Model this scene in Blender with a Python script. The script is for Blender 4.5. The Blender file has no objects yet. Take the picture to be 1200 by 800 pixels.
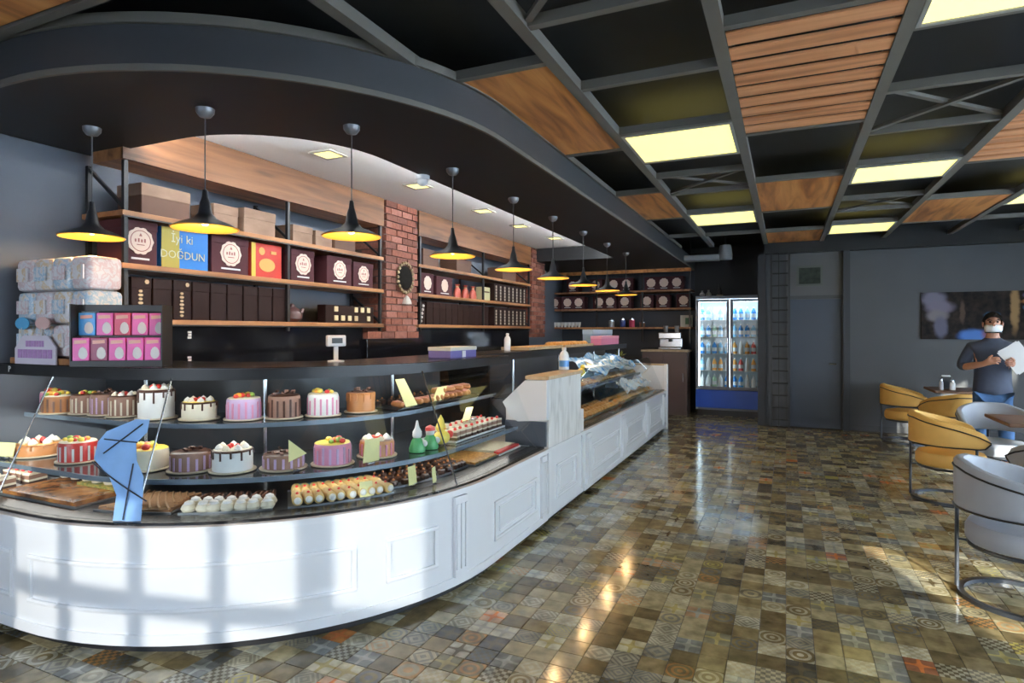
import bpy, bmesh, math, random
from mathutils import Vector, Matrix
random.seed(7)
PI = math.pi
sc = bpy.context.scene
COL = sc.collection

# ------------------------------------------------------------------ camera
FPX = 710.0
TH = math.atan(321 / FPX)
CAM_H = 1.5
cd = bpy.data.cameras.new('camera')
cd.sensor_width = 36.0
cd.lens = FPX / 1200 * 36
cd.shift_y = -12 / 1200
cd.clip_start = 0.02
cam = bpy.data.objects.new('camera', cd)
COL.objects.link(cam)
cam.location = (0, 0, CAM_H)
cam.rotation_euler = (PI / 2, 0, TH)
sc.camera = cam

# ------------------------------------------------------------------ world, sun, exposure
w = bpy.data.worlds.new('sky')
sc.world = w
w.use_nodes = True
nt = w.node_tree
nt.nodes.clear()
wo = nt.nodes.new('ShaderNodeOutputWorld')
wb = nt.nodes.new('ShaderNodeBackground')
tcw = nt.nodes.new('ShaderNodeTexCoord')
sxyz = nt.nodes.new('ShaderNodeSeparateXYZ')
skr = nt.nodes.new('ShaderNodeValToRGB')          # hazy bright sky: pale at the horizon, blue overhead
skr.color_ramp.elements[0].position = 0.0
skr.color_ramp.elements[0].color = (0.92, 0.95, 1.0, 1)
skr.color_ramp.elements[1].position = 0.8
skr.color_ramp.elements[1].color = (0.42, 0.60, 0.92, 1)
wb.inputs['Strength'].default_value = 24.0
nt.links.new(tcw.outputs['Generated'], sxyz.inputs[0])
nt.links.new(sxyz.outputs['Z'], skr.inputs['Fac'])
nt.links.new(skr.outputs['Color'], wb.inputs['Color'])
nt.links.new(wb.outputs['Background'], wo.inputs['Surface'])

sl = bpy.data.lights.new('sun', 'SUN')
sl.energy = 12.0
sl.angle = math.radians(0.6)
sl.color = (1.0, 0.93, 0.82)
so = bpy.data.objects.new('sun', sl)
COL.objects.link(so)
sun_dir = Vector((-0.37, 0.93, -0.29))
so.rotation_euler = sun_dir.to_track_quat('-Z', 'Y').to_euler()
so.location = (3, -6, 6)

def portal(name, loc, rot, sx, sy):
    l = bpy.data.lights.new(name, 'AREA')
    l.shape = 'RECTANGLE'
    l.size = sx
    l.size_y = sy
    l.cycles.is_portal = True
    o = bpy.data.objects.new(name, l)
    COL.objects.link(o)
    o.location = loc
    o.rotation_euler = rot

vs = sc.view_settings
vs.view_transform = 'Standard'
vs.look = 'None'
vs.gamma = 1.0
vs.use_curve_mapping = False
vs.exposure = 0.58
sc.display_settings.display_device = 'sRGB'
sc.cycles.use_denoising = True
sc.cycles.max_bounces = 10
sc.cycles.diffuse_bounces = 5
sc.cycles.glossy_bounces = 4
sc.cycles.transparent_max_bounces = 20
sc.cycles.sample_clamp_indirect = 6.0
sc.cycles.caustics_reflective = False
sc.cycles.caustics_refractive = False

# ------------------------------------------------------------------ survey helpers
SN, CS = math.sin(TH), math.cos(TH)
def ray(px, py):
    a = px - 600
    return (-SN * FPX + CS * a, CS * FPX + SN * a, 388.0 - py)
def gp(px, py, z):
    x, y, b = ray(px, py)
    t = (z - CAM_H) / b
    return (x * t, y * t)
def onX(px, X):
    x, y, b = ray(px, 388)
    return y * X / x

# ------------------------------------------------------------------ materials
MATS = {}
def srgb(c):
    return tuple(((v / 255) / 12.92 if v / 255 <= 0.04045 else ((v / 255 + 0.055) / 1.055) ** 2.4) for v in c)
def mat(name, col=(0.8, 0.8, 0.8), rough=0.5, metal=0.0, emit=None, es=0.0, coat=0.0, spec=None, alpha=None, ior=None, noise=0.0, nscale=8.0, bump=0.0, sss=0.0):
    if name in MATS:
        return MATS[name]
    m = bpy.data.materials.new(name)
    m.use_nodes = True
    n = m.node_tree
    b = n.nodes['Principled BSDF']
    b.inputs['Base Color'].default_value = (*col, 1)
    b.inputs['Roughness'].default_value = rough
    b.inputs['Metallic'].default_value = metal
    b.inputs['Coat Weight'].default_value = coat
    if ior: b.inputs['IOR'].default_value = ior
    if spec is not None: b.inputs['Specular IOR Level'].default_value = spec
    if emit:
        b.inputs['Emission Color'].default_value = (*emit, 1)
        b.inputs['Emission Strength'].default_value = es
    if alpha is not None:
        b.inputs['Alpha'].default_value = alpha
    if noise or bump:
        tc = n.nodes.new('ShaderNodeTexCoord')
        nz = n.nodes.new('ShaderNodeTexNoise')
        nz.inputs['Scale'].default_value = nscale
        nz.inputs['Detail'].default_value = 5
        n.links.new(tc.outputs['Object'], nz.inputs['Vector'])
        if noise:
            mx = n.nodes.new('ShaderNodeMix')
            mx.data_type = 'RGBA'
            mx.inputs[6].default_value = (*[c * (1 - noise) for c in col], 1)
            mx.inputs[7].default_value = (*[min(1, c * (1 + noise)) for c in col], 1)
            n.links.new(nz.outputs['Fac'], mx.inputs[0])
            n.links.new(mx.outputs[2], b.inputs['Base Color'])
        if bump:
            bp = n.nodes.new('ShaderNodeBump')
            bp.inputs['Strength'].default_value = bump
            bp.inputs['Distance'].default_value = 0.01
            n.links.new(nz.outputs['Fac'], bp.inputs['Height'])
            n.links.new(bp.outputs['Normal'], b.inputs['Normal'])
    MATS[name] = m
    return m

def ramp_mat(name, cols, rough=0.5, scale=(6, 6, 6), detail=4, dist=0.0, coat=0.0, kind='noise', lo=0.3, hi=0.7, const=False, coord='Object'):
    """colours spread over stretched noise: wood grain, crumb, printed film"""
    if name in MATS:
        return MATS[name]
    m = bpy.data.materials.new(name)
    m.use_nodes = True
    n = m.node_tree
    b = n.nodes['Principled BSDF']
    b.inputs['Roughness'].default_value = rough
    b.inputs['Coat Weight'].default_value = coat
    tc = n.nodes.new('ShaderNodeTexCoord')
    mp = n.nodes.new('ShaderNodeMapping')
    mp.inputs['Scale'].default_value = scale
    n.links.new(tc.outputs[coord], mp.inputs['Vector'])
    if kind == 'voronoi':
        t = n.nodes.new('ShaderNodeTexVoronoi')
        t.inputs['Scale'].default_value = 1
        n.links.new(mp.outputs['Vector'], t.inputs['Vector'])
        sep = n.nodes.new('ShaderNodeSeparateColor')
        n.links.new(t.outputs['Color'], sep.inputs['Color'])
        out = sep.outputs[0]
        lo, hi = 0.0, 1.0
    else:
        t = n.nodes.new('ShaderNodeTexNoise')
        t.inputs['Scale'].default_value = 1
        t.inputs['Detail'].default_value = detail
        t.inputs['Distortion'].default_value = dist
        n.links.new(mp.outputs['Vector'], t.inputs['Vector'])
        out = t.outputs['Fac']
    r = n.nodes.new('ShaderNodeValToRGB')
    if const: r.color_ramp.interpolation = 'CONSTANT'
    e = r.color_ramp.elements
    k = len(cols)
    e[0].position = lo; e[0].color = (*cols[0], 1)
    e[1].position = hi; e[1].color = (*cols[-1], 1)
    for i in range(1, k - 1):
        x = e.new(lo + (hi - lo) * i / (k - 1))
        x.color = (*cols[i], 1)
    n.links.new(out, r.inputs['Fac'])
    n.links.new(r.outputs['Color'], b.inputs['Base Color'])
    MATS[name] = m
    return m

def glass_mat(name, tint=(0.96, 0.98, 0.98), ior=1.45, rough=0.02):
    m = bpy.data.materials.new(name)
    m.use_nodes = True
    n = m.node_tree
    n.nodes.clear()
    o = n.nodes.new('ShaderNodeOutputMaterial')
    t = n.nodes.new('ShaderNodeBsdfTransparent')
    t.inputs['Color'].default_value = (*tint, 1)
    g = n.nodes.new('ShaderNodeBsdfGlossy')
    g.inputs['Roughness'].default_value = rough
    f = n.nodes.new('ShaderNodeFresnel')
    f.inputs['IOR'].default_value = ior
    # geometry keeps pane reflections equal on both faces
    ge = n.nodes.new('ShaderNodeNewGeometry')
    mth = n.nodes.new('ShaderNodeMath'); mth.operation = 'SUBTRACT'; mth.inputs[0].default_value = 1.0
    mul = n.nodes.new('ShaderNodeMath'); mul.operation = 'MULTIPLY'
    n.links.new(ge.outputs['Backfacing'], mth.inputs[1])
    n.links.new(f.outputs['Fac'], mul.inputs[0])
    n.links.new(mth.outputs[0], mul.inputs[1])
    mx = n.nodes.new('ShaderNodeMixShader')
    n.links.new(mul.outputs[0], mx.inputs[0])
    n.links.new(t.outputs[0], mx.inputs[1])
    n.links.new(g.outputs[0], mx.inputs[2])
    n.links.new(mx.outputs[0], o.inputs['Surface'])
    MATS[name] = m
    return m

M_wall = mat('slate grey wall paint', (0.135, 0.150, 0.178), 0.62, noise=0.12, nscale=2.5, bump=0.05)
M_wall_b = mat('dark slate wall paint', (0.060, 0.063, 0.068), 0.6, noise=0.12, nscale=2.5, bump=0.05)
M_black_ceiling = mat('matt black ceiling paint', (0.016, 0.0155, 0.014), 0.75, noise=0.2, nscale=3)
M_soffit = mat('charcoal soffit paint', (0.013, 0.013, 0.014), 0.6, noise=0.15, nscale=3)
M_rim = mat('grey metal beam paint', (0.150, 0.136, 0.112), 0.6, noise=0.12, nscale=6)
M_rim_d = mat('graphite fascia paint', (0.048, 0.048, 0.050), 0.55, noise=0.1, nscale=6)
M_white_ceiling = mat('white tray ceiling paint', (0.80, 0.79, 0.78), 0.55, noise=0.03, nscale=2)
M_wood = ramp_mat('oak board', [(0.14, 0.058, 0.022), (0.27, 0.125, 0.05), (0.36, 0.18, 0.075)], 0.42, (14, 1.1, 14), 6, 0.6)
M_wood_panel = ramp_mat('ceiling oak panel', [(0.30, 0.10, 0.028), (0.68, 0.27, 0.075), (0.84, 0.40, 0.13)], 0.45, (9, 0.9, 9), 6, 0.8)
M_slat = ramp_mat('ceiling oak slat', [(0.50, 0.195, 0.080), (0.74, 0.32, 0.14), (0.84, 0.40, 0.19)], 0.5, (1.2, 18, 12), 5, 0.4)
M_shelf_wood = ramp_mat('shelf oak', [(0.20, 0.080, 0.030), (0.42, 0.18, 0.068), (0.52, 0.25, 0.10)], 0.45, (12, 1.4, 12), 5, 0.4)
M_black_metal = mat('black powder coated steel', (0.012, 0.012, 0.013), 0.42, noise=0.1, nscale=20)
M_lacquer = mat('white lacquered panel', (0.80, 0.81, 0.83), 0.22, coat=0.35, noise=0.015, nscale=2)
M_moulding = mat('white lacquered moulding', (0.83, 0.84, 0.86), 0.22, coat=0.35)
M_granite = mat('black polished granite', (0.010, 0.010, 0.012), 0.22, spec=.3, noise=0.5, nscale=60)
M_case_dark = mat('dark case lining', (0.018, 0.018, 0.022), 0.32, noise=0.1, nscale=10)
M_shelf_glass = mat('smoked glass shelf', (0.035, 0.042, 0.052), 0.12, noise=0.1, nscale=5)
M_edge = mat('blue grey shelf edge', (0.20, 0.245, 0.30), 0.22, metal=0.25)
M_glass = glass_mat('clear display glass')
M_window_glass = glass_mat('window glass', (0.93, 0.96, 0.96))
M_half_glass = glass_mat('lightly dimming front glass', (0.55, 0.57, 0.58))  # tint added to dim daylight through the unseen left front window
M_dimming_glass = glass_mat('dimming front glass', (0.36, 0.37, 0.38))  # stronger tint, added to hold down sun and sky on the counter front
M_plinth = mat('black plinth', (0.012, 0.012, 0.014), 0.4)
M_chrome = mat('brushed chrome', (0.55, 0.56, 0.58), 0.22, metal=1.0)
M_steel = mat('chair steel tube', (0.055, 0.062, 0.075), 0.3, metal=0.6)
M_marble = ramp_mat('pale marble laminate', [(0.55, 0.53, 0.50), (0.74, 0.72, 0.69), (0.80, 0.79, 0.77)], 0.28, (3, 9, 2.2), 6, 1.4)
M_beige_top = ramp_mat('beige stone top', [(0.42, 0.30, 0.17), (0.55, 0.41, 0.26)], 0.35, (20, 20, 20), 4)
M_brick = [ramp_mat('red brick %s' % n, c, 0.85, (30, 30, 30), 4) for n, c in (
    ('rust', [(0.19, 0.062, 0.040), (0.30, 0.105, 0.066)]),
    ('brown', [(0.13, 0.048, 0.034), (0.22, 0.080, 0.054)]),
    ('rose', [(0.26, 0.098, 0.070), (0.36, 0.150, 0.108)]))]
M_mortar = mat('brick mortar', (0.16, 0.10, 0.085), 0.9, noise=0.3, nscale=30)
M_maroon = mat('maroon card box', (0.075, 0.022, 0.026), 0.6, spec=.2, noise=0.08, nscale=6)
M_maroon_d = mat('dark chocolate box', (0.020, 0.0075, 0.006), 0.55, spec=.2, noise=0.2, nscale=6)
M_emblem = mat('cream emblem print', (0.82, 0.62, 0.50), 0.6, noise=0.06, nscale=30)
M_emblem_mark = mat('rose emblem print', (0.42, 0.14, 0.12), 0.6)
M_caption = mat('white print', (0.75, 0.72, 0.70), 0.6)
M_kraft = ramp_mat('kraft card', [(0.22, 0.13, 0.085), (0.34, 0.215, 0.145)], 0.75, (5, 5, 9), 4)
M_kraft_d = mat('dark kraft card', (0.12, 0.058, 0.036), 0.7, noise=0.15, nscale=8)
M_kraft_tape = mat('brown card seam', (0.16, 0.085, 0.05), 0.7)
M_gold_print = mat('gold print', (0.62, 0.45, 0.26), 0.45, metal=0.2)
M_card = mat('yellow price card', (0.86, 0.78, 0.36), 0.6, noise=0.04, nscale=30)
M_cardboard = mat('gold cake board', (0.62, 0.52, 0.38), 0.4, metal=0.2)
M_tray = mat('steel tray', (0.30, 0.31, 0.33), 0.3, metal=0.8)
M_tray_w = mat('white tray', (0.72, 0.72, 0.72), 0.4)
M_diffuser = mat('warm yellow light diffuser', (0.9, 0.85, 0.5), 0.5, emit=(1.0, 0.88, 0.27), es=0.95)
M_light_frame = mat('lamp frame', (0.35, 0.34, 0.30), 0.5)
M_bulb = mat('warm bulb', (1, 0.8, 0.4), 0.4, emit=(1.0, 0.62, 0.18), es=9.0)
M_shade_in = mat('gold shade lining', (0.85, 0.45, 0.09), 0.4, metal=0.35)

# ------------------------------------------------------------------ mesh builder
class MB:
    def __init__(self):
        self.v = []; self.f = []; self.m = []
    def add(self, vs, fs, mi=0):
        o = len(self.v)
        self.v += [tuple(p) for p in vs]
        for q in fs:
            self.f.append(tuple(i + o for i in q)); self.m.append(mi)
        return self
    def box(self, x0, x1, y0, y1, z0, z1, mi=0):
        v = [(x0, y0, z0), (x1, y0, z0), (x1, y1, z0), (x0, y1, z0), (x0, y0, z1), (x1, y0, z1), (x1, y1, z1), (x0, y1, z1)]
        return self.add(v, [(0, 3, 2, 1), (4, 5, 6, 7), (0, 1, 5, 4), (1, 2, 6, 5), (2, 3, 7, 6), (3, 0, 4, 7)], mi)
    def rbox(self, x0, x1, y0, y1, z0, z1, r=0.01, mi=0):
        """box with chamfered edges"""
        r = min(r, (x1 - x0) * .49, (y1 - y0) * .49, (z1 - z0) * .49)
        bm = bmesh.new()
        bmesh.ops.create_cube(bm, size=1)
        for q in bm.verts:
            q.co = Vector(((x0 + x1) / 2 + q.co.x * (x1 - x0), (y0 + y1) / 2 + q.co.y * (y1 - y0), (z0 + z1) / 2 + q.co.z * (z1 - z0)))
        bmesh.ops.bevel(bm, geom=list(bm.edges), offset=r, segments=2, affect='EDGES', profile=0.5)
        bm.verts.index_update()
        self.add([q.co[:] for q in bm.verts], [[q.index for q in f.verts] for f in bm.faces], mi)
        bm.free()
        return self
    def bar(self, p0, p1, wd, hg, mi=0):
        """square bar between two points"""
        p0, p1 = Vector(p0), Vector(p1)
        d = (p1 - p0).normalized()
        up = Vector((0, 0, 1)) if abs(d.z) < 0.95 else Vector((1, 0, 0))
        s = d.cross(up).normalized() * wd / 2
        u = s.cross(d).normalized() * hg / 2
        v = [p0 - s - u, p0 + s - u, p0 + s + u, p0 - s + u, p1 - s - u, p1 + s - u, p1 + s + u, p1 - s + u]
        return self.add(v, [(0, 1, 2, 3), (7, 6, 5, 4), (0, 4, 5, 1), (1, 5, 6, 2), (2, 6, 7, 3), (3, 7, 4, 0)], mi)
    def tube(self, pts, r, n=8, closed=False, mi=0, rads=None):
        pts = [Vector(p) for p in pts]
        k = len(pts)
        rings = []
        prev = None
        for i, p in enumerate(pts):
            a = pts[(i - 1) % k] if (closed or i > 0) else p
            b = pts[(i + 1) % k] if (closed or i < k - 1) else p
            d = (b - a).normalized()
            if prev is None:
                up = Vector((0, 0, 1)) if abs(d.z) < 0.9 else Vector((1, 0, 0))
                s = d.cross(up).normalized()
            else:
                s = (prev - d * prev.dot(d)).normalized()
            prev = s
            u = d.cross(s)
            rr = rads[i] if rads else r
            rings.append([p + (s * math.cos(2 * PI * j / n) + u * math.sin(2 * PI * j / n)) * rr for j in range(n)])
        vs = [q for g in rings for q in g]
        fs = []
        for i in range(k if closed else k - 1):
            i2 = (i + 1) % k
            for j in range(n):
                fs.append((i * n + j, i * n + (j + 1) % n, i2 * n + (j + 1) % n, i2 * n + j))
        if not closed:
            fs.append(tuple(reversed(range(n))))
            fs.append(tuple((k - 1) * n + j for j in range(n)))
        return self.add(vs, fs, mi)
    def lathe(self, prof, n=24, c=(0, 0, 0), mi=0, wob=0.0, sx=1.0, sy=1.0, cap=True):
        vs, fs = [], []
        k = len(prof)
        for i, (r, z) in enumerate(prof):
            for j in range(n):
                a = 2 * PI * j / n
                q = r * (1 + wob * (math.sin(a * 5 + i) * .5 + math.sin(a * 3 + i * 2) * .5))
                vs.append((c[0] + q * math.cos(a) * sx, c[1] + q * math.sin(a) * sy, c[2] + z))
        for i in range(k - 1):
            for j in range(n):
                fs.append((i * n + j, i * n + (j + 1) % n, (i + 1) * n + (j + 1) % n, (i + 1) * n + j))
        if cap and prof[0][0] > 1e-5: fs.append(tuple(reversed(range(n))))
        if cap and prof[-1][0] > 1e-5: fs.append(tuple((k - 1) * n + j for j in range(n)))
        return self.add(vs, fs, mi)
    def ball(self, c, r, n=8, k=5, mi=0, sz=1.0, sx=1.0, sy=1.0):
        prof = [(max(1e-6, r * math.sin(PI * i / k)), -r * math.cos(PI * i / k) * sz) for i in range(k + 1)]
        return self.lathe(prof, n, c, mi, 0, sx, sy)
    def prism(self, poly, z0, z1, mi=0, axis='z'):
        n = len(poly)
        def p(a, b, h):
            return (a, b, h) if axis == 'z' else ((a, h, b) if axis == 'y' else (h, a, b))
        vs = [p(a, b, z0) for a, b in poly] + [p(a, b, z1) for a, b in poly]
        fs = [tuple(reversed(range(n))), tuple(range(n, 2 * n))] + [(i, (i + 1) % n, n + (i + 1) % n, n + i) for i in range(n)]
        return self.add(vs, fs, mi)
    def sweep(self, sec, path, mi=0):
        """closed section of (inward offset, z) carried along a counter path of (point, inward normal)"""
        n = len(sec)
        vs = []
        for i, (p, nn) in enumerate(path):
            for d, z in sec:
                vs.append((p[0] + nn[0] * d, p[1] + nn[1] * d, z))
        fs = []
        for i in range(len(path) - 1):
            for j in range(n):
                fs.append((i * n + j, (i + 1) * n + j, (i + 1) * n + (j + 1) % n, i * n + (j + 1) % n))
        fs.append(tuple(range(n)))
        fs.append(tuple(reversed([(len(path) - 1) * n + j for j in range(n)])))
        return self.add(vs, fs, mi)
    def rot(self, ang, c=(0, 0, 0), axis='Z', start=0):
        R = Matrix.Rotation(ang, 3, axis)
        c = Vector(c)
        for i in range(start, len(self.v)):
            self.v[i] = tuple(R @ (Vector(self.v[i]) - c) + c)
        return self
    def build(self, name, mats, parent=None, smooth=False, local=False, fix=True):
        me = bpy.data.meshes.new(name)
        off = Vector((0, 0, 0))
        if parent is not None and not local:
            q = parent
            while q is not None:
                off += q.location; q = q.parent
        me.from_pydata([tuple(Vector(p) - off) for p in self.v], [], self.f)
        if not isinstance(mats, (list, tuple)): mats = [mats]
        for m in mats: me.materials.append(m)
        if len(mats) > 1:
            me.polygons.foreach_set('material_index', self.m)
        if fix:
            bm = bmesh.new(); bm.from_mesh(me)
            bmesh.ops.recalc_face_normals(bm, faces=bm.faces)
            bm.to_mesh(me); bm.free()
        if smooth:
            me.polygons.foreach_set('use_smooth', [True] * len(me.polygons))
            try: me.set_sharp_from_angle(angle=math.radians(40))
            except Exception: pass
        me.update()
        o = bpy.data.objects.new(name, me)
        COL.objects.link(o)
        if parent is not None: o.parent = parent
        return o

def tag(o, label=None, cat=None, group=None, kind=None):
    if label: o['label'] = label
    if cat: o['category'] = cat
    if group: o['group'] = group
    if kind: o['kind'] = kind
    return o
def thing(name, label, cat, loc=(0, 0, 0), rz=0.0, group=None):
    o = bpy.data.objects.new(name, None)
    o.empty_display_size = 0.1
    COL.objects.link(o)
    o.location = loc
    o.rotation_euler = (0, 0, rz)
    return tag(o, label, cat, group)
def struct(o):
    o['kind'] = 'structure'
    return o
def dup(root, loc, rz=0.0, label=None, group=None):
    r = root.copy(); COL.objects.link(r)
    r.location = loc; r.rotation_euler = (root.rotation_euler[0], root.rotation_euler[1], rz)
    if label: r['label'] = label
    if group: r['group'] = group
    for ch in list(root.children):
        c = ch.copy(); COL.objects.link(c); c.parent = r
        for g in list(ch.children):
            d = g.copy(); COL.objects.link(d); d.parent = c
    return r
def text_mb(s, size, thick=0.001):
    cu = bpy.data.curves.new('lettering', 'FONT')
    cu.body = s; cu.size = size; cu.extrude = thick; cu.align_x = 'CENTER'; cu.align_y = 'CENTER'
    cu.resolution_u = 2
    o = bpy.data.objects.new('lettering', cu)
    COL.objects.link(o)
    dg = bpy.context.evaluated_depsgraph_get()
    me = bpy.data.meshes.new_from_object(o.evaluated_get(dg))
    b = MB()
    b.add([q.co[:] for q in me.vertices], [list(p.vertices) for p in me.polygons])
    bpy.data.objects.remove(o); bpy.data.curves.remove(cu); bpy.data.meshes.remove(me)
    return b

# ------------------------------------------------------------------ the counter's plan: left wall, round corner, long straight run
XW = -4.30               # left wall face
CX, CY, CR = -3.37, 3.40, 1.70
def cpt(u):
    if u <= 1: return ((-4.27 + 0.90 * u, 1.70), (0, 1))
    if u <= 2:
        a = (u - 1) * PI / 2
        return ((CX + CR * math.sin(a), CY - CR * math.cos(a)), (-math.sin(a), math.cos(a)))
    return ((CX + CR, CY + (u - 2)), (-1, 0))
def cpath(u0, u1, da=0.05):
    us = [u0]
    x = u0
    while x < u1 - 1e-6:
        st = da if 1 <= x < 2 - 1e-6 else 10
        nx = x + st
        if x < 1 < nx: nx = 1
        if x < 2 < nx: nx = 2
        x = min(nx, u1)
        us.append(x)
    return [cpt(q) for q in us]
def at(u, d, z):
    p, n = cpt(u)
    return (p[0] + n[0] * d, p[1] + n[1] * d, z)
U_END = lambda y: 2 + (y - CY)
def heading(u):
    p, n = cpt(u)
    return math.atan2(n[1], n[0]) - PI / 2      # rotation whose -Y side looks out of the case

# ================================================================== ROOM SHELL
YF, YB, YR, XR, XN = -2.4, 10.5, 12.1, 4.6, -0.29   # front glazing, back wall, recess wall, right wall, recess corner

def tile_material():
    m = bpy.data.materials.new('patchwork encaustic tile')
    m.use_nodes = True
    n = m.node_tree
    L = n.links
    b = n.nodes['Principled BSDF']
    def math_(op, a, bb=None, c=None):
        q = n.nodes.new('ShaderNodeMath'); q.operation = op
        for i, v in enumerate((a, bb, c)):
            if v is None: continue
            if isinstance(v, (int, float)): q.inputs[i].default_value = v
            else: L.new(v, q.inputs[i])
        return q.outputs[0]
    geo = n.nodes.new('ShaderNodeNewGeometry')
    sp = n.nodes.new('ShaderNodeSeparateXYZ')
    L.new(geo.outputs['Position'], sp.inputs[0])
    T = TILE
    gx, gy = math_('DIVIDE', sp.outputs[0], T), math_('DIVIDE', sp.outputs[1], T)
    cx, cy = math_('FLOOR', gx), math_('FLOOR', gy)
    u = math_('SUBTRACT', math_('SUBTRACT', gx, cx), 0.5)
    v = math_('SUBTRACT', math_('SUBTRACT', gy, cy), 0.5)
    cb = n.nodes.new('ShaderNodeCombineXYZ')
    L.new(cx, cb.inputs[0]); L.new(cy, cb.inputs[1])
    wn = n.nodes.new('ShaderNodeTexWhiteNoise'); wn.noise_dimensions = '3D'
    L.new(cb.outputs[0], wn.inputs['Vector'])
    sc2 = n.nodes.new('ShaderNodeSeparateColor')
    L.new(wn.outputs['Color'], sc2.inputs[0])
    r1, r2, r3 = sc2.outputs[0], sc2.outputs[1], sc2.outputs[2]
    r0 = wn.outputs['Value']
    # neighbouring tiles often share a colour family
    nz0 = n.nodes.new('ShaderNodeTexNoise'); nz0.inputs['Scale'].default_value = 0.35; nz0.inputs['Detail'].default_value = 1
    L.new(cb.outputs[0], nz0.inputs['Vector'])
    fam = math_('ADD', math_('MULTIPLY', r0, 0.75), math_('MULTIPLY', nz0.outputs['Fac'], 0.25))
    rp = n.nodes.new('ShaderNodeValToRGB'); rp.color_ramp.interpolation = 'CONSTANT'
    e = rp.color_ramp.elements
    cols = [(0.00, (0.115, 0.090, 0.052)), (0.20, (0.190, 0.150, 0.088)), (0.30, (0.260, 0.225, 0.155)), (0.42, (0.150, 0.118, 0.066)),
            (0.50, (0.215, 0.200, 0.170)), (0.60, (0.330, 0.290, 0.215)), (0.68, (0.095, 0.078, 0.052)), (0.74, (0.240, 0.245, 0.250)),
            (0.81, (0.300, 0.255, 0.120)), (0.865, (0.46, 0.145, 0.05)), (0.885, (0.280, 0.290, 0.310)), (0.93, (0.36, 0.29, 0.20))]
    e[0].position = 0; e[0].color = (*cols[0][1], 1)
    e[1].position = cols[-1][0]; e[1].color = (*cols[-1][1], 1)
    for p_, c_ in cols[1:-1]:
        x = e.new(p_); x.color = (*c_, 1)
    L.new(fam, rp.inputs['Fac'])
    # motifs
    au, av = math_('ABSOLUTE', u), math_('ABSOLUTE', v)
    dist = math_('SQRT', math_('ADD', math_('MULTIPLY', u, u), math_('MULTIPLY', v, v)))
    man = math_('ADD', au, av)
    fr = math_('ADD', 16.0, math_('MULTIPLY', r2, 16.0))
    ring = math_('GREATER_THAN', math_('SINE', math_('MULTIPLY', dist, fr)), 0.15)
    diam = math_('GREATER_THAN', math_('SINE', math_('MULTIPLY', man, fr)), 0.2)
    chk = math_('GREATER_THAN', math_('MULTIPLY', math_('SINE', math_('MULTIPLY', u, 18.85)), math_('SINE', math_('MULTIPLY', v, 18.85))), 0.0)
    petal = math_('GREATER_THAN', math_('SUBTRACT', math_('MULTIPLY', math_('MULTIPLY', au, av), 22.0), math_('MULTIPLY', dist, 1.1)), 0.1)
    def sel(lo, hi):
        return math_('MULTIPLY', math_('GREATER_THAN', r1, lo), math_('LESS_THAN', r1, hi))
    pat = math_('ADD', math_('ADD', math_('MULTIPLY', ring, sel(0.36, 0.52)), math_('MULTIPLY', diam, sel(0.52, 0.68))),
                math_('ADD', math_('MULTIPLY', chk, sel(0.68, 0.80)), math_('MULTIPLY', petal, sel(0.80, 1.01))))
    rp2 = n.nodes.new('ShaderNodeValToRGB'); rp2.color_ramp.interpolation = 'CONSTANT'
    e = rp2.color_ramp.elements
    e[0].position = 0; e[0].color = (0.055, 0.055, 0.06, 1)
    e[1].position = 0.9; e[1].color = (0.36, 0.17, 0.06, 1)
    for p_, c_ in ((0.22, (0.38, 0.36, 0.31)), (0.5, (0.09, 0.10, 0.125)), (0.68, (0.44, 0.42, 0.38)), (0.86, (0.34, 0.30, 0.08))):
        x = e.new(p_); x.color = (*c_, 1)
    L.new(r3, rp2.inputs['Fac'])
    mx = n.nodes.new('ShaderNodeMix'); mx.data_type = 'RGBA'
    L.new(math_('MULTIPLY', pat, 0.6), mx.inputs[0])
    L.new(rp.outputs[0], mx.inputs[6]); L.new(rp2.outputs[0], mx.inputs[7])
    # stone clouding
    nz = n.nodes.new('ShaderNodeTexNoise'); nz.inputs['Scale'].default_value = 14; nz.inputs['Detail'].default_value = 6
    L.new(geo.outputs['Position'], nz.inputs['Vector'])
    bc = n.nodes.new('ShaderNodeMix'); bc.data_type = 'RGBA'; bc.blend_type = 'MULTIPLY'
    bc.inputs[0].default_value = 1.0
    L.new(mx.outputs[2], bc.inputs[6])
    cl = n.nodes.new('ShaderNodeValToRGB')
    cl.color_ramp.elements[0].position = 0.3; cl.color_ramp.elements[0].color = (0.74, 0.725, 0.58, 1)
    cl.color_ramp.elements[1].position = 0.7; cl.color_ramp.elements[1].color = (1.66, 1.63, 1.38, 1)
    L.new(nz.outputs['Fac'], cl.inputs['Fac'])
    L.new(cl.outputs[0], bc.inputs[7])
    L.new(bc.outputs[2], b.inputs['Base Color'])
    b.inputs['Roughness'].default_value = 0.13
    b.inputs['IOR'].default_value = 1.5
    return m
TILE = 0.122
M_tile = tile_material()
M_grout = mat('dark tile grout', (0.07, 0.06, 0.045), 0.8)

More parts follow.
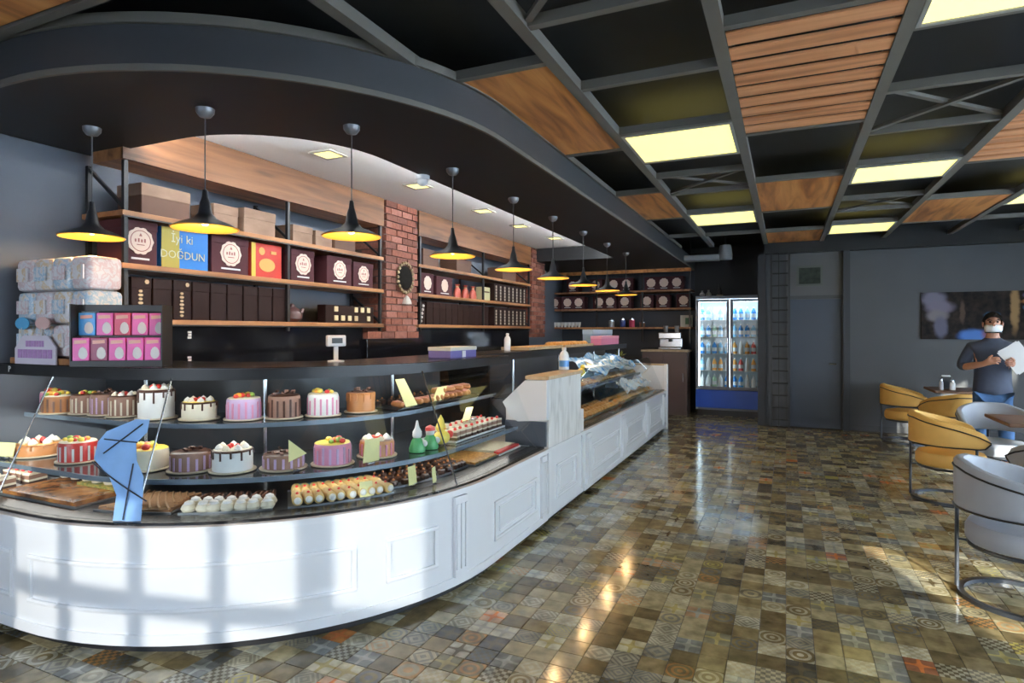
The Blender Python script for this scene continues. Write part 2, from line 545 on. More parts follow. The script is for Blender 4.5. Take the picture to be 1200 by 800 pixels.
floor = struct(MB().box(XW, XR, YF, YR, -0.2, -0.004).build('floor', M_grout))
def tile_in_view(x, y):
    r = x * CS + y * SN; d = -x * SN + y * CS
    if d < 0.3: return None
    px = 600 + FPX * r / d; py = 388 + FPX * CAM_H / d
    return d if (-20 < px < 1220 and py < 830) else None
def under_counter(x, y):
    if y > 9.5: return False
    if y >= CY: return x < CX + CR - 0.12
    if x <= CX: return y > 1.70 + 0.12
    return y > 1.6 and math.hypot(x - CX, y - CY) < CR - 0.12
g = TILE / 2 - 0.0012
def tile_mb(cx, cy, b):
    s = g - 0.0018
    vs = [(cx - g, cy - g, -0.006), (cx + g, cy - g, -0.006), (cx + g, cy + g, -0.006), (cx - g, cy + g, -0.006),
          (cx - g, cy - g, -0.0012), (cx + g, cy - g, -0.0012), (cx + g, cy + g, -0.0012), (cx - g, cy + g, -0.0012),
          (cx - s, cy - s, 0), (cx + s, cy - s, 0), (cx + s, cy + s, 0), (cx - s, cy + s, 0)]
    fs = [(8, 9, 10, 11)]
    for i in range(4):
        j = (i + 1) % 4
        fs += [(i, j, 4 + j, 4 + i), (4 + i, 4 + j, 8 + j, 8 + i)]
    b.add(vs, fs)
cand, rest = [], MB()
ix0, ix1 = math.floor(XW / TILE), math.ceil(XR / TILE)
for ix in range(ix0, ix1):
    for iy in range(math.floor(YF / TILE), math.ceil(YR / TILE)):
        x, y = (ix + .5) * TILE, (iy + .5) * TILE
        if x < XW + .07 or x > XR - .07 or y < YF + .07 or y > YR - .07: continue
        if x > XN - .07 and y > YB - .07: continue
        if under_counter(x, y): continue
        cand.append((tile_in_view(x, y), x, y))
seen = sorted([c for c in cand if c[0] is not None])[:300]
one = MB(); tile_mb(0, 0, one)
t0 = one.build('tile', M_tile, floor, fix=False)
for k, (d, x, y) in enumerate(seen):
    t = t0 if k == 0 else t0.copy()
    if k: COL.objects.link(t)
    t.parent = floor
    t.location = (x, y, 0)
sset = set((x, y) for d, x, y in seen)
for d, x, y in cand:
    if (x, y) not in sset: tile_mb(x, y, rest)
o = rest.build('tile_field', M_tile, floor, fix=False); o['kind'] = 'stuff'

# walls
struct(MB().box(XW - .15, XW, YF - .2, YR + .15, -.2, 3.2).build('wall_left', M_wall))
wb_ = MB().box(XN, 0.02, YB, YB + .15, -.15, 3.2).box(0.80, XR + .15, YB, YB + .15, -.15, 3.2).box(0.02, 0.80, YB, YB + .15, 2.03, 3.2)
wall_back = struct(wb_.build('wall_back', M_wall_b))
struct(MB().box(XW, XN + .15, YR, YR + .15, -.15, 3.2).box(XN, XN + .15, YB + .15, YR, -.15, 3.2).box(XN + .15, 1.0, YB + .30, YB + .40, -.15, 3.2).box(.9, 1.0, YB + .15, YB + .30, -.15, 3.2).build('wall_recess', mat('black recess paint', (0.035, 0.036, 0.04), 0.6, noise=.1, nscale=4)))
struct(MB().box(0.80, XR, YB - .012, YB, 0, 0.09).build('baseboard_back', M_rim_d))
# door with frame
dr = struct(MB().rbox(0.05, 0.77, YB + .03, YB + .08, -.003, 2.0, .004).build('door_1', mat('blue grey door paint', (0.045, 0.057, 0.08), 0.5, noise=.1, nscale=3)))
fr_ = MB().box(0.0, 0.05, YB - .02, YB + .1, 0, 2.05).box(0.77, 0.82, YB - .02, YB + .1, 0, 2.05).box(0.05, .77, YB - .02, YB + .1, 2.0, 2.05)
fr_.build('door_frame', M_rim_d, dr)
MB().tube([(0.70, YB + .03, 1.0), (0.70, YB - .03, 1.0), (0.60, YB - .03, 1.0)], .01).build('door_handle', M_chrome, dr)
MB().box(.0, .82, YB - .015, YB, 2.06, 2.72).build('transom_panel', mat('grey transom paint', (0.085, 0.086, 0.088), 0.6, noise=.1, nscale=3), dr)
# dark column beside the door and drop beam over the back wall
struct(MB().box(0.79, 0.88, YB - .10, YB, 0, 2.72).build('trim_1', mat('dark column paint', (0.018, 0.021, 0.027), .5)))
struct(MB().box(XN - .02, XR, YB - .12, YB, 2.72, 3.1).build('trim_2', M_black_ceiling))
struct(MB().box(XN - .12, XN, YB - .06, YB + .15, 0, 2.72).build('trim_3', mat('dark column paint', (0.018, 0.021, 0.027), .5)))

# front glazing (behind the photographer) and right-hand glazing
def wall_with_holes_x(holes, y0, y1, x0, x1, z1):
    b = MB()
    xs = sorted(set([x0, x1] + [h[0] for h in holes] + [h[1] for h in holes]))
    for a, c in zip(xs[:-1], xs[1:]):
        zs = [(-.15, z1)]
        for h in holes:
            if h[0] <= a and h[1] >= c:
                zs = [(-.15, h[2]), (h[3], z1)]
        for za, zb in zs:
            if zb > za: b.box(a, c, y0, y1, za, zb)
    return b
FH = [(-4.05, -1.95, 0.80, 2.50), (-1.80, -0.22, 0.95, 2.10), (-0.14, 0.36, 1.62, 2.30), (3.36, 3.70, 0.12, 2.35), (3.92, 4.22, 0.12, 2.35)]
struct(wall_with_holes_x(FH, YF - .2, YF, XW - .15, XR + .15, 3.2).build('wall_front', M_wall))
for k, (x0, x1, z0, z1) in enumerate(FH):
    fb = MB()
    t = .03
    fb.box(x0, x0 + t, YF - .13, YF - .06, z0, z1).box(x1 - t, x1, YF - .13, YF - .06, z0, z1)
    fb.box(x0 + t, x1 - t, YF - .13, YF - .06, z0, z0 + t).box(x0 + t, x1 - t, YF - .13, YF - .06, z1 - t, z1)
    if x1 - x0 > 1:
        nn = 3 if k == 0 else 4
        for i in range(1, nn):
            xx = x0 + (x1 - x0) * i / nn
            fb.box(xx - .03, xx + .03, YF - .13, YF - .06, z0 + t, z1 - t)
        fb.box(x0 + t, x1 - t, YF - .125, YF - .065, 1.55, 1.64)
        fb.box(x0 + t, x1 - t, YF - .125, YF - .065, 1.22, 1.27)
    wf = struct(fb.build('window_%d' % (k + 1), M_black_metal))
    MB().box(x0 + t, x1 - t, YF - .10, YF - .094, z0 + t, z1 - t).build('pane', M_dimming_glass if k in (1, 2) else M_half_glass if k == 0 else M_window_glass, wf)
    if x1 - x0 > .3:
        portal('window_portal', ((x0 + x1) / 2, YF - .02, (z0 + z1) / 2), (PI / 2, 0, 0), x1 - x0, z1 - z0)
RH = [(-1.3, 1.3, 0.15, 2.7), (1.6, 4.8, 0.15, 2.7), (5.1, 8.3, 0.15, 2.7)]
b = MB()
ys = sorted([YF, YB + .15] + [q for h in RH for q in h[:2]])
for a, c in zip(ys[:-1], ys[1:]):
    hole = [h for h in RH if h[0] <= a and h[1] >= c]
    if hole:
        b.box(XR, XR + .15, a, c, -.15, hole[0][2]).box(XR, XR + .15, a, c, hole[0][3], 3.2)
    else:
        b.box(XR, XR + .15, a, c, -.15, 3.2)
struct(b.build('wall_right', M_wall))
for k, (y0, y1, z0, z1) in enumerate(RH):
    fb = MB()
    t = .04
    fb.box(XR + .04, XR + .1, y0, y0 + t, z0, z1).box(XR + .04, XR + .1, y1 - t, y1, z0, z1)
    fb.box(XR + .04, XR + .1, y0 + t, y1 - t, z0, z0 + t).box(XR + .04, XR + .1, y0 + t, y1 - t, z1 - t, z1)
    for i in (1, 2):
        yy = y0 + (y1 - y0) * i / 3
        fb.box(XR + .04, XR + .1, yy - .025, yy + .025, z0 + t, z1 - t)
    wf = struct(fb.build('window_%d' % (k + 6), M_black_metal))
    MB().box(XR + .066, XR + .072, y0 + t, y1 - t, z0 + t, z1 - t).build('pane', M_window_glass, wf)
    portal('window_portal', (XR + .02, (y0 + y1) / 2, (z0 + z1) / 2), (PI / 2, 0, PI / 2), y1 - y0, z1 - z0)
# outside ground, and an unseen block added to keep sun off the right-hand glazing
struct(MB().box(-40, 40, -40, YF - .2, -.3, -.05).box(XR + .15, 40, YF - .2, 40, -.3, -.05).build('ground', mat('pale paving', (0.40, 0.39, 0.37), 0.8, noise=.15, nscale=2)))
nb = struct(MB().box(12, 18, -19.5, 18, -.05, 8.0).build('wall_sun_block', mat('pale render', (0.62, 0.60, 0.56), 0.85, noise=.06, nscale=1)))

# ------------------------------------------------------------------ ceiling: black slab, grey beam grid, boards, slats, braces
ceil = struct(MB().box(XW, XR, YF, YR, 3.10, 3.25).build('ceiling', M_black_ceiling))
ZG0, ZG1 = 2.875, 2.935
LX = [-1.78, -1.10, -0.29, 0.50, 1.31, 2.12, 2.93, 3.74]
for x in LX:
    MB().box(x - .032, x + .032, YF, YB - .12, ZG0, ZG1).build('beam', M_rim, ceil)
def cross(i, y, wd=.045):
    MB().box(LX[i] + .032, LX[i + 1] - .032, y - wd / 2, y + wd / 2, ZG0 + .005, ZG1 - .005).build('beam', M_rim, ceil)
def board(i, y0, y1):
    MB().rbox(LX[i] + .034, LX[i + 1] - .034, y0, y1, ZG0 + .012, ZG0 + .032, .003).build('wood_panel', M_wood_panel, ceil)
def slats(i, y0, y1, n=9):
    p = (y1 - y0) / n
    MB().box(LX[i] + .034, LX[i] + .06, y0, y1, ZG0 + .018, ZG0 + .035).box(LX[i + 1] - .06, LX[i + 1] - .034, y0, y1, ZG0 + .018, ZG0 + .035).build('slat_bearer', M_black_metal, ceil)
    for k in range(n):
        MB().rbox(LX[i] + .034, LX[i + 1] - .034, y0 + k * p + .024, y0 + (k + 1) * p - .024, ZG0 + .004, ZG0 + .018, .003).build('slat', M_slat, ceil)
def brace(i, y0, y1):
    for a, c in ((y0, y1), (y1, y0)):
        MB().bar((LX[i] + .03, a, ZG0 + .03 + (.012 if a == y0 else 0)), (LX[i + 1] - .03, c, ZG0 + .03 + (.012 if a == y0 else 0)), .035, .02).build('brace', M_rim, ceil)
for y in (-.3, 1.35, 2.93, 4.55, 6.1, 7.6, 9.15): cross(0, y)
board(0, 2.96, 4.52); board(0, 6.13, 7.57); board(0, -.27, 1.32)
for y in (.9, 1.7, 2.55, 3.34, 4.21, 5.01, 5.55, 6.30, 7.39, 8.26, 9.2): cross(1, y)
brace(1, 1.72, 2.53); brace(1, 5.57, 6.28)
for y in (1.35, 2.92, 4.58, 6.08, 7.63, 9.2): cross(2, y)
slats(2, 2.95, 4.55); board(2, 6.11, 7.60); board(2, 9.23, 10.36); board(2, -.2, 1.3)
for y in (1.2, 2.5, 3.28, 4.1, 4.92, 5.83, 6.5, 7.3, 8.0, 8.88, 9.72): cross(3, y)
brace(3, 4.12, 4.90); brace(3, 7.32, 7.98); brace(3, 1.22, 2.48)
for y in (1.35, 2.9, 4.47, 6.08, 7.6, 9.15): cross(4, y)
slats(4, 4.5, 6.05); board(4, 7.63, 9.12); slats(4, 1.38, 2.87)
for y in (1.2, 2.5, 4.17, 4.93, 5.6, 6.3, 7.46, 8.24, 9.2): cross(5, y)
brace(5, 5.62, 6.28)
for y in (1.35, 2.9, 4.5, 6.08, 7.6, 9.15): cross(6, y)
board(6, 4.53, 6.05)
# grid over the front left
for y in (-.6, 0.85, 1.585):
    MB().box(XW, LX[0] - .032, y - .022, y + .022, ZG0, ZG1).build('beam', M_rim, ceil)
for x in (-3.32, -2.60):
    MB().box(x - .03, x + .03, -.57, 0.82, ZG0, ZG1).build('beam', M_rim, ceil)
MB().box(-3.32 - .03, -3.32 + .03, .88, 1.56, ZG0, ZG1).build('beam', M_rim, ceil)
MB().box(-2.60 - .03, -2.60 + .03, .88, 1.56, ZG0, ZG1).build('beam', M_rim, ceil)
MB().rbox(-3.285, -2.635, .89, 1.555, ZG0 + .012, ZG0 + .032, .003).build('wood_panel', M_wood_panel, ceil)

def ceiling_light(i, y0, y1, label):
    x0, x1 = LX[i] + .034, LX[i + 1] - .034
    t = thing('ceiling_light', label, 'ceiling light', ((x0 + x1) / 2, (y0 + y1) / 2, ZG0), 0, 'square ceiling light panels')
    fb = MB().box(x0, x1, y0, y0 + .025, ZG0 - .002, ZG1).box(x0, x1, y1 - .025, y1, ZG0 - .002, ZG1).box(x0, x0 + .02, y0 + .025, y1 - .025, ZG0 - .002, ZG1).box(x1 - .02, x1, y0 + .025, y1 - .025, ZG0 - .002, ZG1)
    fb.build('frame', M_light_frame, t)
    MB().box(x0 + .02, x1 - .02, y0 + .025, y1 - .025, ZG0 + .004, ZG0 + .02).build('diffuser', M_diffuser, t)
ceiling_light(1, 4.235, 4.985, 'yellow light panel right of the large oak ceiling board')
ceiling_light(1, 7.415, 8.235, 'smaller yellow light panel just above the fridge side, third bay back')
ceiling_light(3, 2.53, 3.26, 'yellow light panel cut by the top edge of the picture')
ceiling_light(3, 5.855, 6.475, 'yellow light panel behind the crossed braces in the right grid row')
ceiling_light(3, 8.905, 9.695, 'farthest yellow light panel, nearest the back wall with the door')
ceiling_light(5, 7.485, 8.215, 'yellow light panel cut by the right edge of the picture')

COVE_FILL = 62.0
# soffit over the counter with the white tray
sof = struct(MB().sweep([(-.06, 2.68), (-.06, 2.90), (.85, 2.90), (.85, 2.68)], cpath(0, U_END(9.55), .04)).box(XW, -1.61, 9.55, YR, 2.68, 2.90).build('ceiling_soffit', M_soffit, smooth=True))
MB().sweep([(-.075, 2.70), (-.075, 2.875), (-.061, 2.875), (-.061, 2.70)], cpath(0, U_END(YR - .02), .04)).build('fascia', M_rim_d, sof, smooth=True)
MB().sweep([(-.088, 2.88), (-.088, 2.925), (-.05, 2.925), (-.05, 2.88)], cpath(0, U_END(YB - .13), .04)).build('rim', M_rim, sof, smooth=True)
MB().sweep([(-.072, 2.672), (-.072, 2.70), (-.055, 2.70), (-.055, 2.672)], cpath(0, U_END(YR - .02), .04)).build('edge_bead', M_rim, sof, smooth=True)
struct(MB().box(XW, -2.3, 2.2, 9.7, 2.90, 2.95).build('ceiling_tray', M_white_ceiling))
MB().sweep([(.851, 2.69), (.851, 2.90), (.866, 2.90), (.866, 2.69)], cpath(0, U_END(9.53), .04)).build('tray_rim', M_soffit, sof, smooth=True)
cove_fill = thing('cove_fill_light', 'added fill strip hidden behind the black lip of the white ceiling tray', 'fill light', (-2.6, 5.5, 2.80))  # hidden strip added to brighten the white tray ceiling
MB().sweep([(.868, 2.77), (.868, 2.81), (.878, 2.81), (.878, 2.77)], cpath(.1, U_END(9.5), .08)).build('fill_strip', mat('cove led', (1, 1, 1), .5, emit=(.92, .97, 1.0), es=COVE_FILL), cove_fill)
MB().sweep([(.8665, 2.755), (.8665, 2.77), (.885, 2.77), (.885, 2.755)], cpath(.1, U_END(9.5), .08)).build('channel', M_chrome, cove_fill)
for k, (x, y) in enumerate([(-3.29, 3.76), (-3.22, 4.93), (-3.20, 6.27), (-3.22, 7.37), (-3.16, 8.55)]):
    t = thing('recessed_light', ['square recessed light in the white ceiling, nearest to the counter corner', 'square recessed light in the white ceiling, second from the counter corner', 'square recessed light in the white ceiling, third from the counter corner', 'square recessed light in the white ceiling, fourth from the counter corner', 'square recessed light in the white ceiling, farthest one'][k], 'ceiling light', (x, y, 2.90), 0, 'recessed lights in the white ceiling')
    MB().lathe([(.15, -.012), (.15, 0), (.118, 0), (.118, -.012), (.15, -.012)], 4, cap=False).rot(PI / 4).build('frame', M_light_frame, t, local=True)
    MB().lathe([(.118, -.008), (.118, -.001)], 4).rot(PI / 4).build('diffuser', M_diffuser, t, local=True)
t = thing('dome_camera', 'white dome camera under the black soffit edge', 'camera', (*gp(495, 206, 2.68), 2.68))
MB().lathe([(.055, 0), (.055, -.03), (.045, -.035)], 16).build('housing', mat('white plastic', (.8, .8, .8), .35), t, True, local=True)
MB().lathe([(.044, -.033), (.04, -.06), (.02, -.078), (.0001, -.082)], 16).build('dome', mat('white plastic', (.8, .8, .8), .35), t, True, local=True)
# pale ventilation duct high over the fridge
t = thing('ventilation_unit', 'white ventilation unit hanging from the dark ceiling above the fridge', 'ventilation unit', (-1.05, 10.75, 2.72))
MB().rbox(-1.62, -1.02, 10.7, 10.95, 2.705, 2.80, .02).build('duct', mat('grey white metal', (.30, .30, .30), .4), t)
MB().lathe([(.11, 2.71), (.115, 2.78), (.10, 2.90), (.09, 2.95)], 16, (-.93, 10.8, 0)).build('motor_housing', mat('grey white metal', (.30, .30, .30), .4), t, True)
for hx, hz in ((-1.5, 2.80), (-.93, 2.94)): MB().bar((hx, 10.8, hz), (hx, 10.8, 3.1), .02, .02).build('hanger', M_black_metal, t)

# ================================================================== DISPLAY COUNTER
U1 = U_END(4.34)                       # case one ends at the pillar
c1 = thing('display_counter', 'white curved patisserie display counter with slanted glass', 'display counter', (-2.5, 3.0, 0))
MB().sweep([(.05, 0), (.05, .06), (.95, .06), (.95, 0)], cpath(0, U1)).build('plinth', M_plinth, c1, True)
MB().sweep([(0, .055), (0, .575), (.03, .575), (.03, .055)], cpath(0, U1)).build('front_panel', M_lacquer, c1, True)
MB().sweep([(-.014, .568), (-.014, .598), (.02, .598), (.02, .568)], cpath(0, U1)).build('top_rail', M_moulding, c1, True)
MB().sweep([(-.010, .055), (-.010, .105), (0.0, .105), (0.0, .055)], cpath(0, U1)).build('skirting', M_moulding, c1, True)
MB().sweep([(.02, .575), (.02, .612), (.14, .612), (.14, .575)], cpath(0, U1)).build('sill', M_granite, c1, True)
MB().sweep([(.14, .575), (.14, .605), (.95, .605), (.95, .575)], cpath(0, U1)).build('deck', M_case_dark, c1, True)
def mould_frame(u0, u1, z0, z1, parent, wd=.022, pr=.012):
    f = MB()
    f.sweep([(-pr, z0), (-pr * 1.2, z0 + wd / 2), (-pr, z0 + wd), (0, z0 + wd), (0, z0)], cpath(u0, u1))
    f.sweep([(-pr, z1 - wd), (-pr * 1.2, z1 - wd / 2), (-pr, z1), (0, z1), (0, z1 - wd)], cpath(u0, u1))
    k = wd if u0 >= 2 else wd / (CR * PI / 2)
    for a in (u0, u1 - k):
        f.sweep([(-pr, z0 + wd), (-pr, z1 - wd), (0, z1 - wd), (0, z0 + wd)], cpath(a, a + k))
    return f.build('moulding_frame', M_moulding, parent)
def pilaster(u0, u1, parent):
    f = MB().sweep([(-.022, .105), (-.022, .56), (0, .56), (0, .105)], cpath(u0, u1))
    n = 3
    for i in range(n):
        a = u0 + (u1 - u0) * (i + .5) / n; q = (u1 - u0) / n * .28
        f.sweep([(-.030, .15), (-.030, .52), (-.022, .52), (-.022, .15)], cpath(a - q, a + q))
    return f.build('pilaster', M_moulding, parent)
mould_frame(0.02, 0.90, .20, .43, c1)
mould_frame(1.02, 1.62, .20, .43, c1)
mould_frame(1.68, 1.80, .20, .43, c1)
pilaster(1.845, 1.885, c1)
mould_frame(2.02, U_END(4.12), .18, .43, c1)
mould_frame(2.09, U_END(4.05), .225, .385, c1, .012, .008)
pilaster(U_END(4.20), U_END(4.29), c1)
def shelf(u0, u1, d0, d1, z, parent):
    s = MB().sweep([(d0, z - .014), (d0, z), (d1, z), (d1, z - .014)], cpath(u0, u1)).build('shelf', M_shelf_glass, parent, True)
    MB().sweep([(d0 - .010, z - .022), (d0 - .010, z + .003), (d0, z + .003), (d0, z - .022)], cpath(u0, u1)).build('edge_strip', M_edge, s, True)
shelf(0, U1, .25, .93, .755, c1)
shelf(0, U1, .47, .93, 1.0, c1)
MB().sweep([(.33, 1.272), (.33, 1.31), (.98, 1.31), (.98, 1.272)], cpath(0, U1)).build('top_slab', M_granite, c1, True)
MB().sweep([(.316, 1.248), (.316, 1.306), (.329, 1.306), (.329, 1.248)], cpath(0, U1)).build('slab_edge', M_black_metal, c1, True)
MB().sweep([(.95, .06), (.95, 1.272), (.965, 1.272), (.965, .06)], cpath(0, U1)).build('back_panel', mat('dark case back', (.03, .034, .04), .35, noise=.1, nscale=3), c1, True)
for u in (.55, 1.40, 2.2):
    MB().tube([at(u, .90, .605), at(u, .90, 1.272)], .014).build('post', M_chrome, c1, True)
for nm_, dd_, zz_ in (('upper', .42, 1.268), ('middle', .50, .984), ('lower', .30, .738)):
    MB().sweep([(dd_, zz_ - .010), (dd_, zz_ - .001), (dd_ + .02, zz_ - .001), (dd_ + .02, zz_ - .010)], cpath(.05, U1 - .05)).build('case_fill_light', mat('fill led ' + nm_, (1, 1, 1), .5, emit=(1.0, .95, .88), es=6 if nm_ == 'lower' else 14), c1)  # strips added under slab and shelves to brighten the cakes
def gl(z): return .045 + (z - .612) / .66 * .285
joints = [0, .62, 1.235, 1.875, U1]
for a, c in zip(joints[:-1], joints[1:]):
    MB().sweep([(gl(.612), .612), (gl(1.272), 1.272), (gl(1.272) + .008, 1.272), (gl(.612) + .008, .612)], cpath(a + .003, c - .003)).build('glass_pane', M_glass, c1, True)
for u in joints[1:-1]:
    MB().tube([at(u, gl(.612) - .004, .612), at(u, gl(1.272) - .004, 1.272)], .0045, 6).build('glass_clip', M_chrome, c1, True)
# blue tape stuck over the glass joint
tp = MB()
poly = [(1.201, .60), (1.249, .60), (1.240, .72), (1.228, .829), (1.205, .87), (1.195, .93), (1.213, 1.008), (1.209, 1.062), (1.176, 1.055), (1.14, 1.02), (1.112, .984), (1.100, .92), (1.109, .854), (1.14, .81), (1.168, .765), (1.19, .69)]
for z0, z1, a0, a1, b0, b1 in [(.614, .72, 1.195, 1.246, 1.186, 1.240), (.72, .80, 1.186, 1.240, 1.160, 1.230), (.80, .87, 1.160, 1.230, 1.108, 1.208), (.87, .95, 1.108, 1.208, 1.104, 1.196), (.95, 1.0, 1.104, 1.196, 1.118, 1.212), (1.0, 1.06, 1.118, 1.212, 1.178, 1.210)]:
    vs = []
    for z, l, r in ((z0, a0, a1), (z1, b0, b1)):
        for q in range(5):
            u = l + (r - l) * q / 4
            wv = .004 * math.sin(q * 2.1 + z * 30)
            vs.append(at(u, gl(z) - .010 + wv, z))
    for z, l, r in ((z0, a0, a1), (z1, b0, b1)):
        for q in range(5):
            u = l + (r - l) * q / 4
            wv = .004 * math.sin(q * 2.1 + z * 30)
            vs.append(at(u, gl(z) - .007 + wv, z))
    fs = []
    for q in range(4):
        fs += [(q, q + 1, 5 + q + 1, 5 + q), (10 + q, 15 + q, 15 + q + 1, 10 + q + 1)]
    tp.add(vs, fs)
tpo = tp.build('tape', mat('blue tape', (.27, .50, .88), .45, noise=.15, nscale=12), None, True)
tag(tpo, 'wide blue tape stuck over the curved glass joint', 'tape')
sb = MB()
for u0, z0, u1, z1 in ((1.215, .62, 1.204, .86), (1.11, .86, 1.25, .70), (1.12, .965, 1.20, .955), (1.13, .90, 1.20, 1.04)):
    sb.tube([at(u0 + (u1 - u0) * q / 6, gl(z0 + (z1 - z0) * q / 6) - .0155, z0 + (z1 - z0) * q / 6) for q in range(7)], .0035, 5)
sb.build('seam', mat('dark tape seam', (.03, .035, .06), .6), tpo)

# pillar between the two cases
pl = thing('counter_pillar', 'white and pale marble pillar between the two glass cases', 'pillar', (-2.0, 4.8, 0))
Y0, Y1 = 4.345, 5.27
MB().box(-2.6, -1.72, Y0, Y1, 0, .06).build('plinth', M_plinth, pl)
MB().box(-2.6, -1.67, Y0, Y1, .055, .60).build('base', M_lacquer, pl)
MB().prism([(-1.665, .60), (-2.02, .60), (-2.028, .945), (-1.84, 1.125), (-1.665, 1.125)], Y0 + .02, Y1 - .10, axis='y').build('upper_body', M_marble, pl)
MB().rbox(-2.02, -1.668, Y1 - .10, Y1, .60, .80, .006).build('shoulder', M_marble, pl)
MB().rbox(-1.85, -1.652, Y0 - .01, Y1 - .08, 1.125, 1.155, .006).build('top', M_beige_top, pl)
MB().prism([(-1.66, .82), (-1.90, .80), (-1.96, .83), (-2.03, .945), (-1.84, 1.12), (-1.66, 1.125)], Y0 - .035, Y0 + .02, axis='y').build('cheek', M_lacquer, pl)
MB().box(-2.02, -1.68, Y0 - .005, Y0 + .019, .612, .80).build('recess', mat('recess shade', (.06, .075, .10), .4), pl)  # shade of the open space under the cheek, painted as a dark panel
mould_frame(U_END(4.55), U_END(5.05), .17, .44, pl)
mould_frame(U_END(4.63), U_END(4.97), .21, .40, pl, .012, .008)
MB().box(-1.672, -1.655, Y0, Y0 + .06, .10, .58).box(-1.672, -1.655, Y1 - .08, Y1 - .02, .10, .58).build('pilaster', M_moulding, pl)
MB().box(-1.672, -1.656, Y0, Y1, .575, .60).build('top_rail', M_moulding, pl)

# second, straight case
c2 = thing('pastry_counter', 'long straight white pastry counter leading to the fridge', 'display counter', (-2.2, 7.3, 0))
ua, ub = U_END(5.275), U_END(9.40)
MB().sweep([(.05, 0), (.05, .06), (.95, .06), (.95, 0)], cpath(ua, ub)).build('plinth', M_plinth, c2)
MB().sweep([(0, .055), (0, .575), (.03, .575), (.03, .055)], cpath(ua, ub)).build('front_panel', M_lacquer, c2)
MB().sweep([(-.014, .568), (-.014, .598), (.02, .598), (.02, .568)], cpath(ua, ub)).build('top_rail', M_moulding, c2)
MB().sweep([(-.010, .055), (-.010, .105), (0, .105), (0, .055)], cpath(ua, ub)).build('skirting', M_moulding, c2)
MB().sweep([(.02, .575), (.02, .612), (.14, .612), (.14, .575)], cpath(ua, ub)).build('sill', M_granite, c2)
MB().sweep([(.14, .575), (.14, .605), (.95, .605), (.95, .575)], cpath(ua, ub)).build('deck', M_case_dark, c2)
for a, c in ((5.50, 6.55), (6.85, 7.85), (8.15, 9.05)):
    mould_frame(U_END(a), U_END(c), .18, .44, c2)
    mould_frame(U_END(a + .08), U_END(c - .08), .225, .395, c2, .012, .008)
for a in (5.32, 6.63, 7.93, 9.12):
    pilaster(U_END(a), U_END(a + .13), c2)
shelf(ua, ub, .40, .93, .86, c2)
MB().sweep([(.62, 1.272), (.62, 1.31), (.98, 1.31), (.98, 1.272)], cpath(ua - .925, ub)).build('top_slab', M_granite, c2)
MB().sweep([(.95, .06), (.95, 1.272), (.965, 1.272), (.965, .06)], cpath(ua, ub)).build('back_panel', mat('dark case back', (.03, .034, .04), .35), c2)
MB().sweep([(.64, 1.258), (.64, 1.271), (.665, 1.271), (.665, 1.258)], cpath(ua + .05, ub - .05)).build('case_fill_light', mat('pastry fill led', (1, 1, 1), .5, emit=(1.0, .93, .84), es=5), c2)  # strip added under the slab to brighten pastries and film
MB().sweep([(.606, 1.240), (.606, 1.306), (.619, 1.306), (.619, 1.240)], cpath(ua - .925, ub)).build('slab_edge', M_black_metal, c2)
for y in (5.3, 6.6, 8.0, 9.35):
    MB().tube([(-1.67 - .72, y, .605), (-1.67 - .72, y, 1.272)], .014).build('post', M_chrome, c2, True)
for a, c in ((5.28, 6.64), (6.65, 8.0), (8.01, 9.38)):
    MB().sweep([(gl(.612), .612), (.26, 1.10), (.268, 1.10), (gl(.612) + .008, .612)], cpath(U_END(a), U_END(c))).build('glass_pane', M_glass, c2)
MB().rbox(-2.63, -1.655, 9.40, 9.46, 0.0, .975, .006).build('end_panel', M_lacquer, c2)
MB().rbox(-1.70, -1.648, 9.385, 9.475, 0.0, .99, .006).build('end_post', M_moulding, c2)
MB().rbox(-2.63, -1.66, 9.39, 9.50, .976, 1.0, .004).build('end_cap', M_beige_top, c2)

# ================================================================== WALL SHELVING, PILLARS
SX = -3.86                                   # shelf front plane
ZS = [2.28, 1.94, 1.58]                      # shelf heights
def bay(label, y0, y1, posts, fz1, cat='shelf unit'):
    t = thing('shelving_unit', label, cat, (XW + .2, (y0 + y1) / 2, 1.5), 0, 'oak shelving on the left wall')
    for z in ZS:
        MB().rbox(XW + .02, SX, y0, y1, z - .035, z, .003).build('shelf', M_shelf_wood, t)
    MB().box(SX - .30, SX, y0, y1, 2.605, 2.68).build('top_board', M_shelf_wood, t)
    a = max(y0, 2.50)
    MB().rbox(SX - .02, SX + .004, a, y1, 2.605, fz1, .002).build('fascia', ramp_mat('fascia oak', [(0.075, 0.028, 0.009), (0.170, 0.066, 0.022), (0.23, 0.098, 0.035)], 0.5, (14, 1.1, 14), 6, 0.6), t)
    for y in posts:
        for x in (SX - .022, XW + .045):
            MB().box(x - .0135, x + .0135, y - .0135, y + .0135, 1.50, 2.604).build('post', M_black_metal, t)
        MB().bar((SX - .03, y, 2.30), (XW + .05, y, 2.585), .02, .02).build('brace', M_black_metal, t)
        MB().bar((SX - .03, y, 1.60), (XW + .05, y, 1.88), .02, .02).build('brace', M_black_metal, t)
    for z in ZS:
        MB().box(SX + .001, SX + .012, y0, y1, z - .045, z - .035).build('rail', M_black_metal, t)
    return t
bay('oak wall shelf nearest the counter corner, left of the brick pillar', 2.50, 5.26, (2.53, 3.93, 5.22), 2.895)
bay('oak wall shelf between the two brick pillars', 5.93, 9.30, (5.98, 7.6, 9.26), 2.895)

